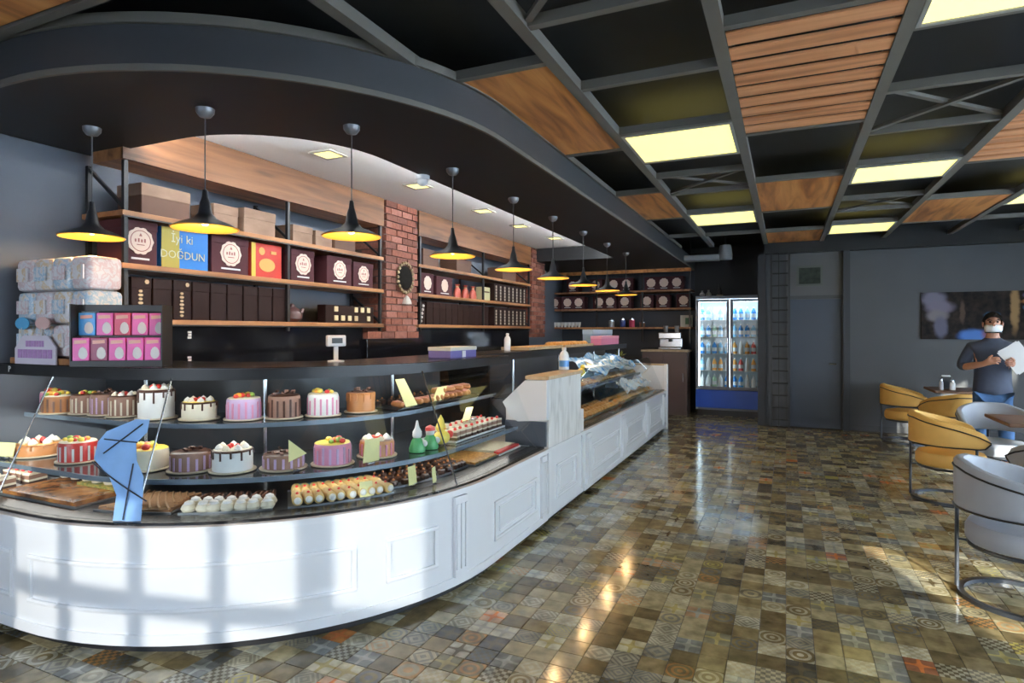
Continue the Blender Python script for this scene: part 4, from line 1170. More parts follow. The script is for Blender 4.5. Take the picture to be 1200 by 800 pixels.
# large photo print on the right of the back wall
t = thing('framed_picture', 'large dark photo canvas with blurred white and blue shapes behind the man', 'picture', (2.6, YB - .03, 1.4))
def print_mat():
    m = bpy.data.materials.new('blurred photo print')
    m.use_nodes = True
    n = m.node_tree; L = n.links
    bs_ = n.nodes['Principled BSDF']; bs_.inputs['Roughness'].default_value = .8; bs_.inputs['Specular IOR Level'].default_value = .2
    tc = n.nodes.new('ShaderNodeTexCoord')
    nz = n.nodes.new('ShaderNodeTexNoise'); nz.inputs['Scale'].default_value = 9; nz.inputs['Detail'].default_value = 3
    L.new(tc.outputs['Object'], nz.inputs['Vector'])
    wv = n.nodes.new('ShaderNodeMix'); wv.data_type = 'VECTOR'; wv.factor_mode = 'UNIFORM' if hasattr(wv, 'factor_mode') else wv.factor_mode
    wv.inputs[0].default_value = .06
    L.new(tc.outputs['Object'], wv.inputs[4]); L.new(nz.outputs['Color'], wv.inputs[5])
    cur = None
    base = n.nodes.new('ShaderNodeValToRGB')
    base.color_ramp.elements[0].position = .35; base.color_ramp.elements[0].color = (.006, .006, .007, 1)
    base.color_ramp.elements[1].position = .70; base.color_ramp.elements[1].color = (.035, .024, .020, 1)
    L.new(nz.outputs['Fac'], base.inputs['Fac'])
    cur = base.outputs[0]
    ox, oz = 2.6, 1.4
    for (x, z, rx, rz, c) in [(1.98, 1.93, .15, .12, (.16, .15, .20)), (2.05, 1.82, .17, .10, (.17, .15, .20)), (2.02, 1.70, .13, .09, (.19, .17, .18)), (2.06, 1.55, .08, .16, (.12, .12, .17)), (2.42, 1.43, .17, .10, (.09, .20, .52)),
                              (2.60, 1.45, .10, .08, (.20, .09, .14)), (2.62, 1.70, .09, .05, (.03, .12, .22)), (2.30, 1.75, .03, .16, (.09, .06, .045)), (2.86, 1.80, .05, .34, (.30, .19, .09)), (3.05, 1.97, .10, .07, (.22, .20, .40)), (3.02, 1.88, .11, .04, (.34, .15, .05)), (3.05, 1.80, .10, .05, (.08, .25, .45))]:
        mp = n.nodes.new('ShaderNodeMapping')
        mp.vector_type = 'TEXTURE'
        mp.inputs['Location'].default_value = (x - ox + .03, 0, z - oz + .03)
        mp.inputs['Scale'].default_value = (rx, 1, rz)
        L.new(wv.outputs[1], mp.inputs['Vector'])
        ml = n.nodes.new('ShaderNodeVectorMath'); ml.operation = 'MULTIPLY'; ml.inputs[1].default_value = (1, 0, 1)
        L.new(mp.outputs[0], ml.inputs[0])
        ln = n.nodes.new('ShaderNodeVectorMath'); ln.operation = 'LENGTH'
        L.new(ml.outputs[0], ln.inputs[0])
        mr = n.nodes.new('ShaderNodeMapRange'); mr.interpolation_type = 'SMOOTHSTEP'
        mr.inputs[1].default_value = 1.25; mr.inputs[2].default_value = .55; mr.inputs[3].default_value = 0; mr.inputs[4].default_value = 1
        L.new(ln.outputs['Value'], mr.inputs[0])
        mx = n.nodes.new('ShaderNodeMix'); mx.data_type = 'RGBA'
        L.new(mr.outputs[0], mx.inputs[0]); L.new(cur, mx.inputs[6]); mx.inputs[7].default_value = (*c, 1)
        cur = mx.outputs[2]
    L.new(cur, bs_.inputs['Base Color'])
    return m
t.location = (2.6, YB - .03, 1.4)
MB().box(1.79, 3.40, YB - .035, YB - .002, 1.385, 2.06).build('canvas', print_mat(), t)

# ================================================================== CHAIRS AND TABLES
def make_chair(name, label, fab, loc, rz, group):
    t = thing(name, label, 'armchair', loc, rz, group)
    # band path: arm end, round the back, arm end (chair faces +X)
    pth = []
    R = .275
    n = 26
    for k in range(n + 1):
        a = k / n
        # superellipse-like horseshoe
        if a < .22:
            q = a / .22; x, y = .24 - .24 * q, R - .012 * (1 - q)
        elif a > .78:
            q = (1 - a) / .22; x, y = .24 - .24 * q, -R + .012 * (1 - q)
        else:
            ang = PI / 2 + PI * (a - .22) / .56
            x, y = R * 1.05 * math.cos(ang), R * math.sin(ang)
        pth.append((x, y))
    b = MB(); m = len(pth); th = .055
    rings = []
    for i, (x, y) in enumerate(pth):
        a = pth[max(0, i - 1)]; c = pth[min(m - 1, i + 1)]
        dx, dy = c[0] - a[0], c[1] - a[1]; l = math.hypot(dx, dy)
        nx, ny = dy / l, -dx / l                # outward
        s = abs(i / (m - 1) * 2 - 1)            # 0 back, 1 arm end
        top = .775 - .15 * max(0, s - .15) / .85
        bot = .50
        mid_ = (top + bot) / 2; hh = (top - bot) / 2
        e = max(0, (s - .86) / .14)
        hh *= math.sqrt(max(.02, 1 - e * e))
        zt, zb = mid_ + hh, mid_ - hh
        r = []
        sec = [(.5, zb + .012), (.5, zt - .018), (.36, zt - .004), (0, zt + .002), (-.36, zt - .004), (-.5, zt - .02), (-.5, zb + .012), (-.3, zb), (.3, zb)]
        for d, z in sec:
            r.append((x + nx * d * th, y + ny * d * th, z))
        rings.append((r, (x + nx * .5 * th, y + ny * .5 * th, nx, ny, zt, zb)))
    for r, _ in rings: b.v += r
    q = 9
    for i in range(m - 1):
        for j in range(q):
            b.f.append((i * q + j, (i + 1) * q + j, (i + 1) * q + (j + 1) % q, i * q + (j + 1) % q)); b.m.append(0)
    b.f.append(tuple(range(q))); b.m.append(0)
    b.f.append(tuple(reversed([(m - 1) * q + j for j in range(q)]))); b.m.append(0)
    b.build('backrest', fab, t, True, local=True)
    tr = []
    for r, (x, y, nx, ny, zt, zb) in rings:
        tr.append((x + nx * .003, y + ny * .003, max(zt - .045, (zt + zb) / 2)))
    e0, e1 = rings[0][1], rings[-1][1]
    MB().tube(tr, .006, 6).build('trim', M_black_metal, t, True, local=True)
    MB().tube([(x + nx * .002, y + ny * .002, zb + .004) for _, (x, y, nx, ny, zt, zb) in rings], .006, 6).build('lower_trim', M_black_metal, t, True, local=True)
    MB().lathe([(.20, .305), (.250, .31), (.264, .33), (.264, .395), (.248, .425), (.16, .440), (.0001, .442)], 28).build('seat', fab, t, True, local=True)
    MB().tube([(.245 * math.cos(k * PI / 12), .245 * math.sin(k * PI / 12), .294) for k in range(24)], .011, 8, True).build('seat_ring', M_steel, t, True, local=True)
    MB().lathe([(.300, 0), (.300, .022), (.268, .022), (.268, 0), (.300, 0)], 40, cap=False).build('base_ring', M_steel, t, True, local=True)
    for a in (180, 58, -58):
        a = math.radians(a)
        top = .74 if abs(a) > 3 else .60
        rr = .300 if abs(a) > 3 else .286
        x, y = rr * math.cos(a), rr * math.sin(a)
        lg = MB().tube([(x, y, .02), (x, y, top if abs(a) > 3 else .50)], .011, 8)
        lg.bar((x, y, .294), (x * .8, y * .8, .294), .016, .012)
        lg.build('leg', M_steel, t, True, local=True)
    return t
M_yel = mat('mustard velvet', (.70, .40, .10), .65, noise=.1, nscale=10)
M_gry = mat('pale grey velvet', (.33, .35, .39), .6, noise=.08, nscale=10)
make_chair('armchair', 'pale grey tub armchair with steel ring base, nearest the camera', M_gry, (1.20, 4.22, 0), math.radians(-14), 'tub armchairs')
make_chair('armchair', 'mustard tub armchair in the middle, left of the brown table', M_yel, (1.34, 6.55, 0), math.radians(-4), 'tub armchairs')
make_chair('armchair', 'mustard tub armchair by the back wall, left of the far table', M_yel, (1.50, 9.72, 0), math.radians(-4), 'tub armchairs')
make_chair('armchair', 'mustard tub armchair seen from behind, in front of the far table', M_yel, (1.84, 8.78, 0), math.radians(108), 'tub armchairs')
make_chair('armchair', 'grey tub armchair at the right edge, behind the nearest chair', M_gry, (1.88, 5.62, 0), math.radians(118), 'tub armchairs')
make_chair('armchair', 'grey tub armchair in front of the standing man', M_gry, (1.86, 7.36, 0), math.radians(-95), 'tub armchairs')
def table(label, x, y, m):
    t = thing('cafe_table', label, 'table', (x, y, 0), 0, 'cafe tables')
    MB().rbox(x - .34, x + .34, y - .34, y + .34, .715, .745, .006).build('table_top', m, t)
    MB().lathe([(.03, .03), (.03, .715)], 12, (x, y, 0)).build('column', M_black_metal, t, True)
    MB().lathe([(.22, 0), (.22, .012), (.06, .03), (.03, .04)], 24, (x, y, 0)).build('foot', M_black_metal, t, True)
    return t
M_tw = ramp_mat('brown table wood', [(.12, .055, .028), (.20, .095, .05)], .4, (3, 16, 3), 4)
table('brown wooden cafe table between the grey and mustard armchairs', 2.00, 6.52, M_tw)
table('dark cafe table by the back wall carrying the cruets', 2.06, 9.56, M_tw)
table('cafe table beside the nearest grey armchair', 2.02, 4.15, M_tw)
def cruet(x, y, z, label, c_, h, r=.022):
    t = thing('cruet', label, 'cruet', (x, y, z))
    MB().lathe([(r, 0), (r * 1.1, h * .1), (r, h * .6), (r * .7, h * .78)], 12).build('body', mat('cruet ' + label, c_, .3), t, True, local=True)
    MB().lathe([(r * .75, h * .76), (r * .75, h * .95), (r * .3, h), (.0001, h)], 12).build('cap', M_chrome, t, True, local=True)
cruet(1.83, 9.42, .745, 'small pale shaker on the far table', (.5, .5, .52), .15)
cruet(1.96, 9.47, .745, 'white shaker with black holder on the far table', (.75, .75, .75), .13, .03)
t = thing('napkin_holder', 'black napkin holder behind the white shaker on the far table', 'napkin holder', (1.93, 9.62, .745))
MB().rbox(-.07, .05, -.03, .03, 0, .16, .006).build('body', M_black_metal, t, local=True)
MB().box(-.055, .035, -.02, .02, .15, .175).build('napkins', mat('white napkins', (.75, .75, .75), .8), t, local=True)
cruet(1.90, 6.30, .745, 'tall pale bottle on the brown table at the right edge', (.70, .70, .55), .17, .026)

# ================================================================== MAN WITH PAPERS
def skin(verts, edges, rads, name, m, parent, sub=2, root=0):
    me = bpy.data.meshes.new(name)
    me.from_pydata(verts, edges, [])
    o = bpy.data.objects.new(name, me); COL.objects.link(o)
    md = o.modifiers.new('skin', 'SKIN'); md.use_smooth_shade = True
    if not me.skin_vertices: 
        pass
    sv = me.skin_vertices[0].data if me.skin_vertices else None
    if sv is None:
        bm = bmesh.new(); bm.from_mesh(me); bm.verts.layers.skin.verify(); bm.to_mesh(me); bm.free()
        sv = me.skin_vertices[0].data
    for i, r in enumerate(rads):
        sv[i].radius = r if isinstance(r, tuple) else (r, r)
        sv[i].use_root = (i == root)
    md2 = o.modifiers.new('sub', 'SUBSURF'); md2.levels = sub; md2.render_levels = sub
    dg = bpy.context.evaluated_depsgraph_get()
    m2 = bpy.data.meshes.new_from_object(o.evaluated_get(dg))
    bpy.data.objects.remove(o); bpy.data.meshes.remove(me)
    m2.materials.clear(); m2.materials.append(m)
    m2.polygons.foreach_set('use_smooth', [True] * len(m2.polygons))
    m2.name = name
    ob = bpy.data.objects.new(name, m2); COL.objects.link(ob); ob.parent = parent
    return ob
pm = thing('person', 'man in dark blue long sleeved shirt and white face mask holding papers', 'person', (2.02, 8.05, 0), math.radians(-8))
M_skin = mat('skin', (.46, .22, .14), .5, noise=.05, nscale=20)
M_shirt = mat('navy grey shirt', (.045, .055, .085), .8, noise=.15, nscale=25)
M_jean = mat('blue denim', (.04, .10, .22), .8, noise=.2, nscale=40)
V, Ed, Rd = [], [], []
def jn(p, r, par=None):
    V.append(p); Rd.append(r)
    if par is not None: Ed.append((par, len(V) - 1))
    return len(V) - 1
pel = jn((0, 0, .90), (.15, .11))
ab = jn((0, 0, 1.05), (.145, .10), pel)
ch = jn((0, -.01, 1.25), (.16, .11), ab)
nb_ = jn((0, 0, 1.40), (.085, .075), ch)
nk = jn((0, -.012, 1.46), (.055, .055), nb_)
hd = jn((0, -.03, 1.525), (.062, .072), nk)
h2 = jn((0, -.028, 1.60), (.076, .092), hd)
h3 = jn((0, -.02, 1.665), (.062, .075), h2)
for sgn, el, wr in ((-1, (-.275, -.02, 1.105), (-.10, -.235, 1.155)), (1, (.265, -.02, 1.10), (.155, -.235, 1.135))):
    sh = jn((sgn * .172, 0, 1.318), .058, ch)
    e_ = jn(el, .042, sh)
    fo = jn(tuple((a + b) / 2 for a, b in zip(el, wr)), .041, e_)
    w_ = jn(wr, .030, fo)
    pw = (wr[0] + (.045 if sgn < 0 else -.02), wr[1] - .03, wr[2] + .03)
    pa = jn(pw, (.034, .026), w_)
    for f in range(4):
        ln = (.062, .072, .068, .052)[f]
        dz = .028 - f * .019
        a1 = (pw[0] + (.028 if sgn < 0 else -.012), pw[1] - .018, pw[2] + dz + .01)
        k1 = jn(a1, .0105, pa)
        k2 = jn((a1[0] + (ln * .5 if sgn < 0 else -ln * .35), a1[1] - .012, a1[2] + .006), .0095, k1)
        jn((a1[0] + (ln * .95 if sgn < 0 else -ln * .75), a1[1] + .006, a1[2] - .004), .0082, k2)
    th1 = jn((pw[0] + (.0 if sgn < 0 else .008), pw[1] - .02, pw[2] + .045), .012, pa)
    jn((pw[0] + (.028 if sgn < 0 else -.022), pw[1] - .032, pw[2] + .068), .010, th1)
for sgn in (-1, 1):
    hp = jn((sgn * .095, 0, .84), .088, pel)
    kn = jn((sgn * .11, -.01, .47), .062, hp)
    an = jn((sgn * .115, .015, .09), .042, kn)
    jn((sgn * .125, -.13, .035), .034, an)
body = skin(V, Ed, Rd, 'body', M_skin, pm, 2, pel)
# shirt
V, Ed, Rd = [], [], []
s00 = jn((0, 0, .78), (.205, .155)); s0 = jn((0, 0, .90), (.185, .138), s00); s1 = jn((0, 0, 1.06), (.172, .122), s0); s2 = jn((0, -.01, 1.25), (.188, .130), s1); s3 = jn((0, 0, 1.335), (.150, .108), s2); s4 = jn((0, -.002, 1.40), (.098, .085), s3); jn((0, -.006, 1.452), (.064, .064), s4)
for sgn, el, wr in ((-1, (-.275, -.02, 1.105), (-.10, -.235, 1.155)), (1, (.265, -.02, 1.10), (.155, -.235, 1.135))):
    a = jn((sgn * .175, 0, 1.318), .076, s3); b_ = jn(tuple(p_ * .5 + q_ * .5 for p_, q_ in zip((sgn * .18, 0, 1.318), el)), .070, a); c_ = jn(el, .062, b_)
    jn(tuple(p_ * .68 + q_ * .32 for p_, q_ in zip(el, wr)), .052, c_)
skin(V, Ed, Rd, 'shirt', M_shirt, pm, 2, s00)
V, Ed, Rd = [], [], []
j0 = jn((0, 0, .86), (.150, .110)); 
for sgn in (-1, 1):
    a = jn((sgn * .088, 0, .78), .092, j0); b_ = jn((sgn * .115, -.01, .47), .078, a); jn((sgn * .12, .012, .10), .066, b_)
skin(V, Ed, Rd, 'trousers', M_jean, pm, 2, j0)
for sgn in (-1, 1):
    V, Ed, Rd = [], [], []
    a = jn((sgn * .118, .04, .048), (.046, .046)); b_ = jn((sgn * .122, -.06, .045), (.048, .042), a); jn((sgn * .128, -.16, .036), (.042, .032), b_)
    skin(V, Ed, Rd, 'shoe', M_black_metal, pm, 2, a)
# hair: cap with a lower back, beard line left to the mask
M_hair = mat('black hair', (.010, .008, .007), .95, spec=.1, noise=.3, nscale=60)
hb = MB()
nn, kk = 24, 9
for i in range(kk):
    for j in range(nn):
        a = 2 * PI * j / nn
        front = max(0, -math.sin(a))                      # -Y is the face
        lim = PI * (.60 - .27 * front)
        ph = lim * i / (kk - 1)
        wv = 1 + .035 * math.sin(7 * a + i * 2) + .02 * math.sin(13 * a + i * 5)
        hb.v.append((.087 * wv * math.sin(ph) * math.cos(a), -.018 + .103 * wv * math.sin(ph) * math.sin(a), 1.598 + .108 * wv * math.cos(ph)))
for i in range(kk - 1):
    for j in range(nn):
        hb.f.append((i * nn + j, i * nn + (j + 1) % nn, (i + 1) * nn + (j + 1) % nn, (i + 1) * nn + j)); hb.m.append(0)
hb.build('hair', M_hair, pm, True, local=True)
fm = MB()
for a_ in range(9):
    an_ = math.radians(-64 + a_ * 16)
    for z, q in ((1.568, 1.0), (1.545, 1.10), (1.515, 1.08), (1.49, .95)):
        fm.v.append((.080 * q * math.sin(an_), -.030 - .088 * q * math.cos(an_), z))
for a_ in range(8):
    for k in range(3):
        fm.f.append((a_ * 4 + k, a_ * 4 + k + 1, (a_ + 1) * 4 + k + 1, (a_ + 1) * 4 + k)); fm.m.append(0)
mk = fm.build('face_mask', mat('white mask cloth', (.80, .80, .78), .8), pm, True, local=True)
sm = mk.modifiers.new('solid', 'SOLIDIFY'); sm.thickness = .004
ed = MB()
ed.tube([(.078 * math.sin(math.radians(-64 + a_ * 16)), -.03 - .086 * math.cos(math.radians(-64 + a_ * 16)), 1.486) for a_ in range(9)], .007, 6)
ed.build('mask_edge', M_black_metal, mk, True, local=True)
for sgn in (-1, 1):
    MB().ball((sgn * .031, -.110, 1.598), .011, 8, 6).build('eye', mat('dark eye', (.02, .015, .012), .2), pm, True, local=True)
    MB().tube([(sgn * .015, -.118, 1.615), (sgn * .035, -.114, 1.620), (sgn * .052, -.10, 1.614)], .005, 6).build('eyebrow', M_hair, pm, True, local=True)
    MB().ball((sgn * .083, -.018, 1.575), .022, 8, 6, sx=.45, sy=.8, sz=1.5).build('ear', M_skin, pm, True, local=True)
MB().ball((0, -.124, 1.575), .016, 8, 6, sz=1.5).build('nose', M_skin, pm, True, local=True)
# papers in his hands
t = thing('paper_sheaf', 'white folded papers held by the man against his chest', 'papers', (2.10, 7.80, 1.10), math.radians(-8))
for k, a in enumerate((-40, -33)):
    so2 = MB().box(-.10, .10, -.002 - .004 * k, .001 - .004 * k, -.14, .14).rot(math.radians(a), axis='Y').build('sheet', mat('white paper', (.80, .80, .80), .8), t, local=True)
    so2.location = (.06, -.035, .13)

# ================================================================== CAKES
M_choc = mat('chocolate icing', (.075, .030, .018), .35, noise=.25, nscale=25)
M_cream = mat('cream icing', (.80, .72, .56), .45, noise=.06, nscale=20)
M_white = mat('white icing', (.83, .81, .78), .45, noise=.04, nscale=20)
M_pink = mat('pink icing', (.72, .28, .42), .45, noise=.12, nscale=25)
M_caramel = mat('caramel icing', (.56, .23, .08), .35, noise=.2, nscale=20)
M_milkchoc = mat('milk chocolate cream', (.30, .16, .11), .5, noise=.2, nscale=25)
M_red = mat('strawberry red', (.68, .05, .04), .3)
M_orange = mat('orange fruit', (.86, .38, .05), .35)
M_yellow = mat('yellow fruit', (.88, .68, .12), .35)
M_green = mat('kiwi green', (.30, .45, .08), .35)
M_lilac = mat('lilac wrap', (.60, .42, .62), .45, noise=.1, nscale=30)
FRUIT = [M_red, M_orange, M_yellow, M_green, M_yellow, M_red]
def cake(label, u, d, z, r, h, side, top, stripe=None, drip=None, fruit='mix', name='layer_cake'):
    p = at(u, d, z)
    t = thing(name, label, 'cake', p, heading(u), 'cakes in the display counter')
    MB().lathe([(r * 1.18, 0), (r * 1.2, .004), (r * 1.18, .008)], 24).build('cake_board', M_cardboard, t, True, local=True)
    MB().lathe([(r, .008), (r * 1.01, .02), (r, h * .9), (r * .96, h * .98), (r * .9, h), (.0001, h)], 28).build('sponge', side, t, True, local=True)
    if stripe:
        for k in range(16):
            a = 2 * PI * k / 16
            MB().box(-r * .06, r * .06, -r * 1.035, -r * .97, .012, h * (.80 + .08 * math.sin(k * 2.3))).rot(a).build('stripe', stripe, t, local=True)
    if drip:
        q = MB().lathe([(r * .985, h * .9), (r * 1.02, h * .985), (r * .98, h * 1.012), (.0001, h * 1.015)], 28)
        for k in range(12):
            a = 2 * PI * k / 12 + .2
            l_ = h * (.18 + .22 * abs(math.sin(k * 1.7)))
            q.tube([(r * 1.012 * math.cos(a), r * 1.012 * math.sin(a), h * .97), (r * 1.018 * math.cos(a), r * 1.018 * math.sin(a), h * .95 - l_)], r * .055, 6)
        q.build('drip_icing', drip, t, True, local=True)
    MB().lathe([(r * .97, h * .985), (r * .9, h * 1.03), (r * .5, h * 1.04), (.0001, h * 1.03)], 24, wob=.03).build('topping', top, t, True, local=True)
    rs = random.Random(int(u * 1000) + int(z * 100))
    if fruit == 'mix':
        for k in range(11):
            a = rs.uniform(0, 2 * PI); q = r * rs.uniform(.1, .75); s_ = r * rs.uniform(.14, .23)
            MB().ball((q * math.cos(a), q * math.sin(a), h * 1.035 + s_ * .55), s_, 8, 5, sz=.8).build('fruit_piece', FRUIT[k % 6], t, True, local=True)
    elif fruit == 'choc':
        for k in range(12):
            a = rs.uniform(0, 2 * PI); q = r * rs.uniform(.05, .75); s_ = r * rs.uniform(.10, .2)
            co_ = MB().box(-s_ * .7, s_ * .7, -s_ * .3, s_ * .3, 0, s_ * 1.2).rot(a * 3, axis='X').rot(a).build('chocolate_curl', M_choc if k % 3 else M_milkchoc, t, local=True)
            co_.location = (q * math.cos(a), q * math.sin(a), h * 1.04 + s_ * .5)
    elif fruit == 'cream':
        for k in range(7):
            a = 2 * PI * k / 7; q = r * .66
            MB().lathe([(r * .2, 0), (r * .22, r * .08), (r * .14, r * .2), (.0001, r * .3)], 8, (q * math.cos(a), q * math.sin(a), h * 1.02)).build('cream_swirl', M_cream if k % 2 else M_white, t, True, local=True)
        for k in range(3):
            MB().ball((r * .25 * math.cos(k * 2.1), r * .25 * math.sin(k * 2.1), h * 1.04 + r * .1), r * .14, 8, 5).build('fruit_piece', M_red, t, True, local=True)
    return t
ZU, ZL, ZD = 1.003, .758, .607
# upper shelf
cake('pink wrapped fruit cake at the far left of the upper shelf', .06, .60, ZU, .075, .115, M_pink, M_cream, None, None, 'mix')
cake('caramel cake beside the leftmost pink one, upper shelf', .25, .53, ZU, .085, .105, M_caramel, M_cream, M_milkchoc, None, 'mix')
cake('cream striped fruit cake, third from left on the upper shelf', .45, .58, ZU, .075, .115, M_milkchoc, M_choc, M_cream, None, 'mix')
cake('milk chocolate cake with chocolate curls left of the white drip cake pair', .63, .60, ZU, .078, .125, M_milkchoc, M_choc, M_lilac, None, 'choc')
cake('chocolate and cream cake just left of the white drip cake', .82, .60, ZU, .078, .12, M_milkchoc, M_choc, M_cream, None, 'cream')
cake('tall white cake with dark drips on the upper shelf', 1.05, .62, ZU, .092, .165, M_white, M_cream, None, M_choc, 'cream')
cake('cream and black dome cake with yellow top right of the white drip cake', 1.21, .64, ZU, .09, .10, M_cream, M_yellow, None, M_choc, 'cream')
cake('lilac striped fruit cake, left one of the pair on the upper shelf', 1.36, .64, ZU, .09, .12, M_lilac, M_cream, M_pink, None, 'mix')
cake('brown chocolate cake between the two fruit cakes on the upper shelf', 1.49, .64, ZU, .088, .13, M_milkchoc, M_choc, M_choc, None, 'choc')
cake('white and pink fruit cake right of the brown cake, upper shelf', 1.62, .64, ZU, .088, .13, M_white, M_cream, M_pink, None, 'mix')
cake('orange caramel cake at the right end of the upper cake row', 1.77, .66, ZU, .085, .12, M_caramel, M_milkchoc, None, M_caramel, 'choc')
# lower shelf
cake('orange glazed tart at the left end of the lower shelf', .18, .46, ZL, .12, .07, M_caramel, M_orange, None, M_caramel, 'cream', 'glazed_tart')
cake('red and white strawberry cake left of the blue tape', .64, .44, ZL, .095, .115, M_red, M_cream, M_white, None, 'mix')
cake('cream cake with mixed fruit right behind the blue tape', 1.11, .46, ZL, .105, .11, M_cream, M_yellow, None, None, 'mix')
cake('chocolate cake with curls between cream cakes on the lower shelf', 1.245, .46, ZL, .10, .10, M_milkchoc, M_choc, M_lilac, None, 'choc')
cake('white cream cake with chocolate drip on the lower shelf', 1.36, .44, ZL, .10, .115, M_white, M_cream, None, M_choc, 'cream')
cake('low brown chocolate cake under the triangular price card', 1.49, .44, ZL, .105, .08, M_milkchoc, M_choc, M_lilac, None, 'choc')
cake('pink cake with yellow fruit on the lower shelf', 1.62, .43, ZL, .10, .12, M_pink, M_yellow, M_lilac, None, 'mix')
cake('rose brown cake behind the price card on the lower shelf', 1.77, .48, ZL, .10, .095, M_caramel, M_milkchoc, M_pink, None, 'cream')

def card(label, u, d, z, w_, h, rz=0, tilt=-.25, poly=None):
    p = at(u, d, z)
    t = thing('price_card', label, 'price card', p, heading(u) + rz, 'yellow price cards')
    pts = poly or [(-w_ / 2, 0), (w_ / 2, .0), (w_ / 2 * .9, h), (-w_ / 2 * .9, h)]
    pts = [(q_ * 1.3, z_ * 1.3) for q_, z_ in pts]
    b = MB().prism(pts, -.002, .002, axis='y')
    b.v = [(x, y, z_ + .014) for x, y, z_ in b.v]
    b.rot(tilt, axis='X')
    b.build('card', M_card, t, local=True)
    MB().rbox(-w_ * .25, w_ * .25, -.012, .012, 0, .014, .003).build('holder', M_chrome, t, local=True)
    return t
card('tall slanted yellow price card beside the orange caramel cake', 1.93, .53, ZU, .11, .14, 0, -.2, [(-.02, 0), (.07, 0), (.0, .14), (-.065, .14)])
card('slanted yellow price card at the right end of the eclair tray', U_END(3.68), .54, ZU, .13, .10, 0, -.3, [(-.09, 0), (.02, 0), (.10, .07), (.0, .07)])
card('triangular yellow price card above the low brown cake', 1.52, .31, ZL, .07, .09, 0, -.1, [(-.03, .03), (.04, .06), (-.03, .12)])
card('yellow price card in front of the rose brown cake', 1.70, .29, ZL, .085, .10, .2, .1)
card('small yellow price card behind the teal paper tray', 1.80, .21, ZD, .06, .08, .3, -.1)
card('small folded yellow price card at the end of the teal tray', 1.85, .155, ZD, .05, .065, .5, -.1)
card('small yellow price card in front of the cream rolls', 1.665, .155, ZD, .06, .06, 0, -.2)
card('long yellow price card lying on the cake slices', U_END(3.95), .42, ZL + .09, .13, .06, 0, -.9, [(-.13, 0), (-.04, 0), (.12, .08), (.04, .085)])
card('pale yellow card at the left end of the lower shelf', .12, .30, ZL, .10, .06, .2, -.3)

# festive figures on the lower shelf
t = thing('toy_duck', 'yellow rubber duck figure with a red scarf on the lower shelf', 'figurine', at(2.02, .38, ZL), heading(2.0))
MB().ball((0, 0, .05), .052, 12, 8, sz=.9, sx=1.15).build('body', M_yellow, t, True, local=True)
MB().ball((-.012, 0, .115), .034, 12, 8).build('head', M_yellow, t, True, local=True)
MB().lathe([(.028, .135), (.018, .17), (.0001, .20)], 10, (-.012, 0, 0)).build('hat', M_yellow, t, True, local=True)
MB().ball((.05, -.03, .065), .026, 8, 6).build('scarf', M_red, t, True, local=True)
MB().ball((-.018, -.036, .11), .011, 8, 5, sx=1.4, sz=.5).build('beak', M_orange, t, True, local=True)
for k, (u, g_) in enumerate(((1.885, 'green tree'), (1.945, 'green and red'))):
    t = thing('festive_figure', ['green snow topped figure left of the duck', 'white haired figure in green and red beside the duck'][k], 'figurine', at(u, .38, ZL), heading(u))
    MB().lathe([(.05, 0), (.052, .02), (.038, .06), (.022, .09)], 12).build('body', mat('figure green', (.08, .36, .12), .4), t, True, local=True)
    MB().ball((0, 0, .105), .03, 10, 7).build('head', M_white, t, True, local=True)
    MB().lathe([(.03, .12), (.014, .15), (.006, .19), (.0001, .195)] if k == 0 else [(.034, .115), (.03, .135), (.0001, .15)], 10).build('hat', M_white if k == 0 else M_red, t, True, local=True)
    MB().ball((.03, -.03, .05), .022, 8, 5).build('sack', M_white, t, True, local=True)

# ================================================================== SMALL PASTRIES, one of each kind then copies
def tray(label, u0, u1, d0, d1, z, m=None, name='tray', rim=.012):
    p = at((u0 + u1) / 2, (d0 + d1) / 2, z)
    t = thing(name, label, 'tray', p, 0, 'trays in the glass cases')
    MB().sweep([(d0, z), (d0, z + .006), (d1, z + .006), (d1, z)], cpath(u0, u1)).build('base', m or M_tray, t)
    MB().sweep([(d0, z + .006), (d0, z + rim), (d0 + .006, z + rim), (d0 + .006, z + .006)], cpath(u0, u1)).build('front_rim', m or M_tray, t)
    MB().sweep([(d1 - .006, z + .006), (d1 - .006, z + rim), (d1, z + rim), (d1, z + .006)], cpath(u0, u1)).build('rear_rim', m or M_tray, t)
    return t
KIND = {}
def eclair():
    t = thing('eclair', 'x', 'pastry')
    MB().tube([(-.055, 0, .018), (-.045, 0, .02), (0, 0, .022), (.045, 0, .02), (.055, 0, .018)], .02, 10, rads=[.008, .018, .02, .018, .008]).build('choux', M_caramel, t, True, local=True)
    MB().tube([(-.048, 0, .034), (0, 0, .037), (.048, 0, .034)], .01, 8, rads=[.006, .012, .006]).build('icing', mat('salmon icing', (.80, .38, .28), .4), t, True, local=True)
    return t
def truffle():
    t = thing('truffle', 'x', 'pastry')
    MB().lathe([(.022, 0), (.028, .012), (.024, .028), (.0001, .036)], 8, wob=.08).build('dome', M_choc, t, True, local=True)
    MB().ball((0, 0, .037), .008, 6, 4).build('nut', M_caramel, t, True, local=True)
    return t
def puff():
    t = thing('cream_puff', 'x', 'pastry')
    MB().lathe([(.03, 0), (.036, .014), (.028, .034), (.0001, .044)], 10, wob=.05).build('choux', M_cream, t, True, local=True)
    MB().lathe([(.024, .034), (.02, .046), (.0001, .055)], 10).build('sugar_top', M_white, t, True, local=True)
    return t
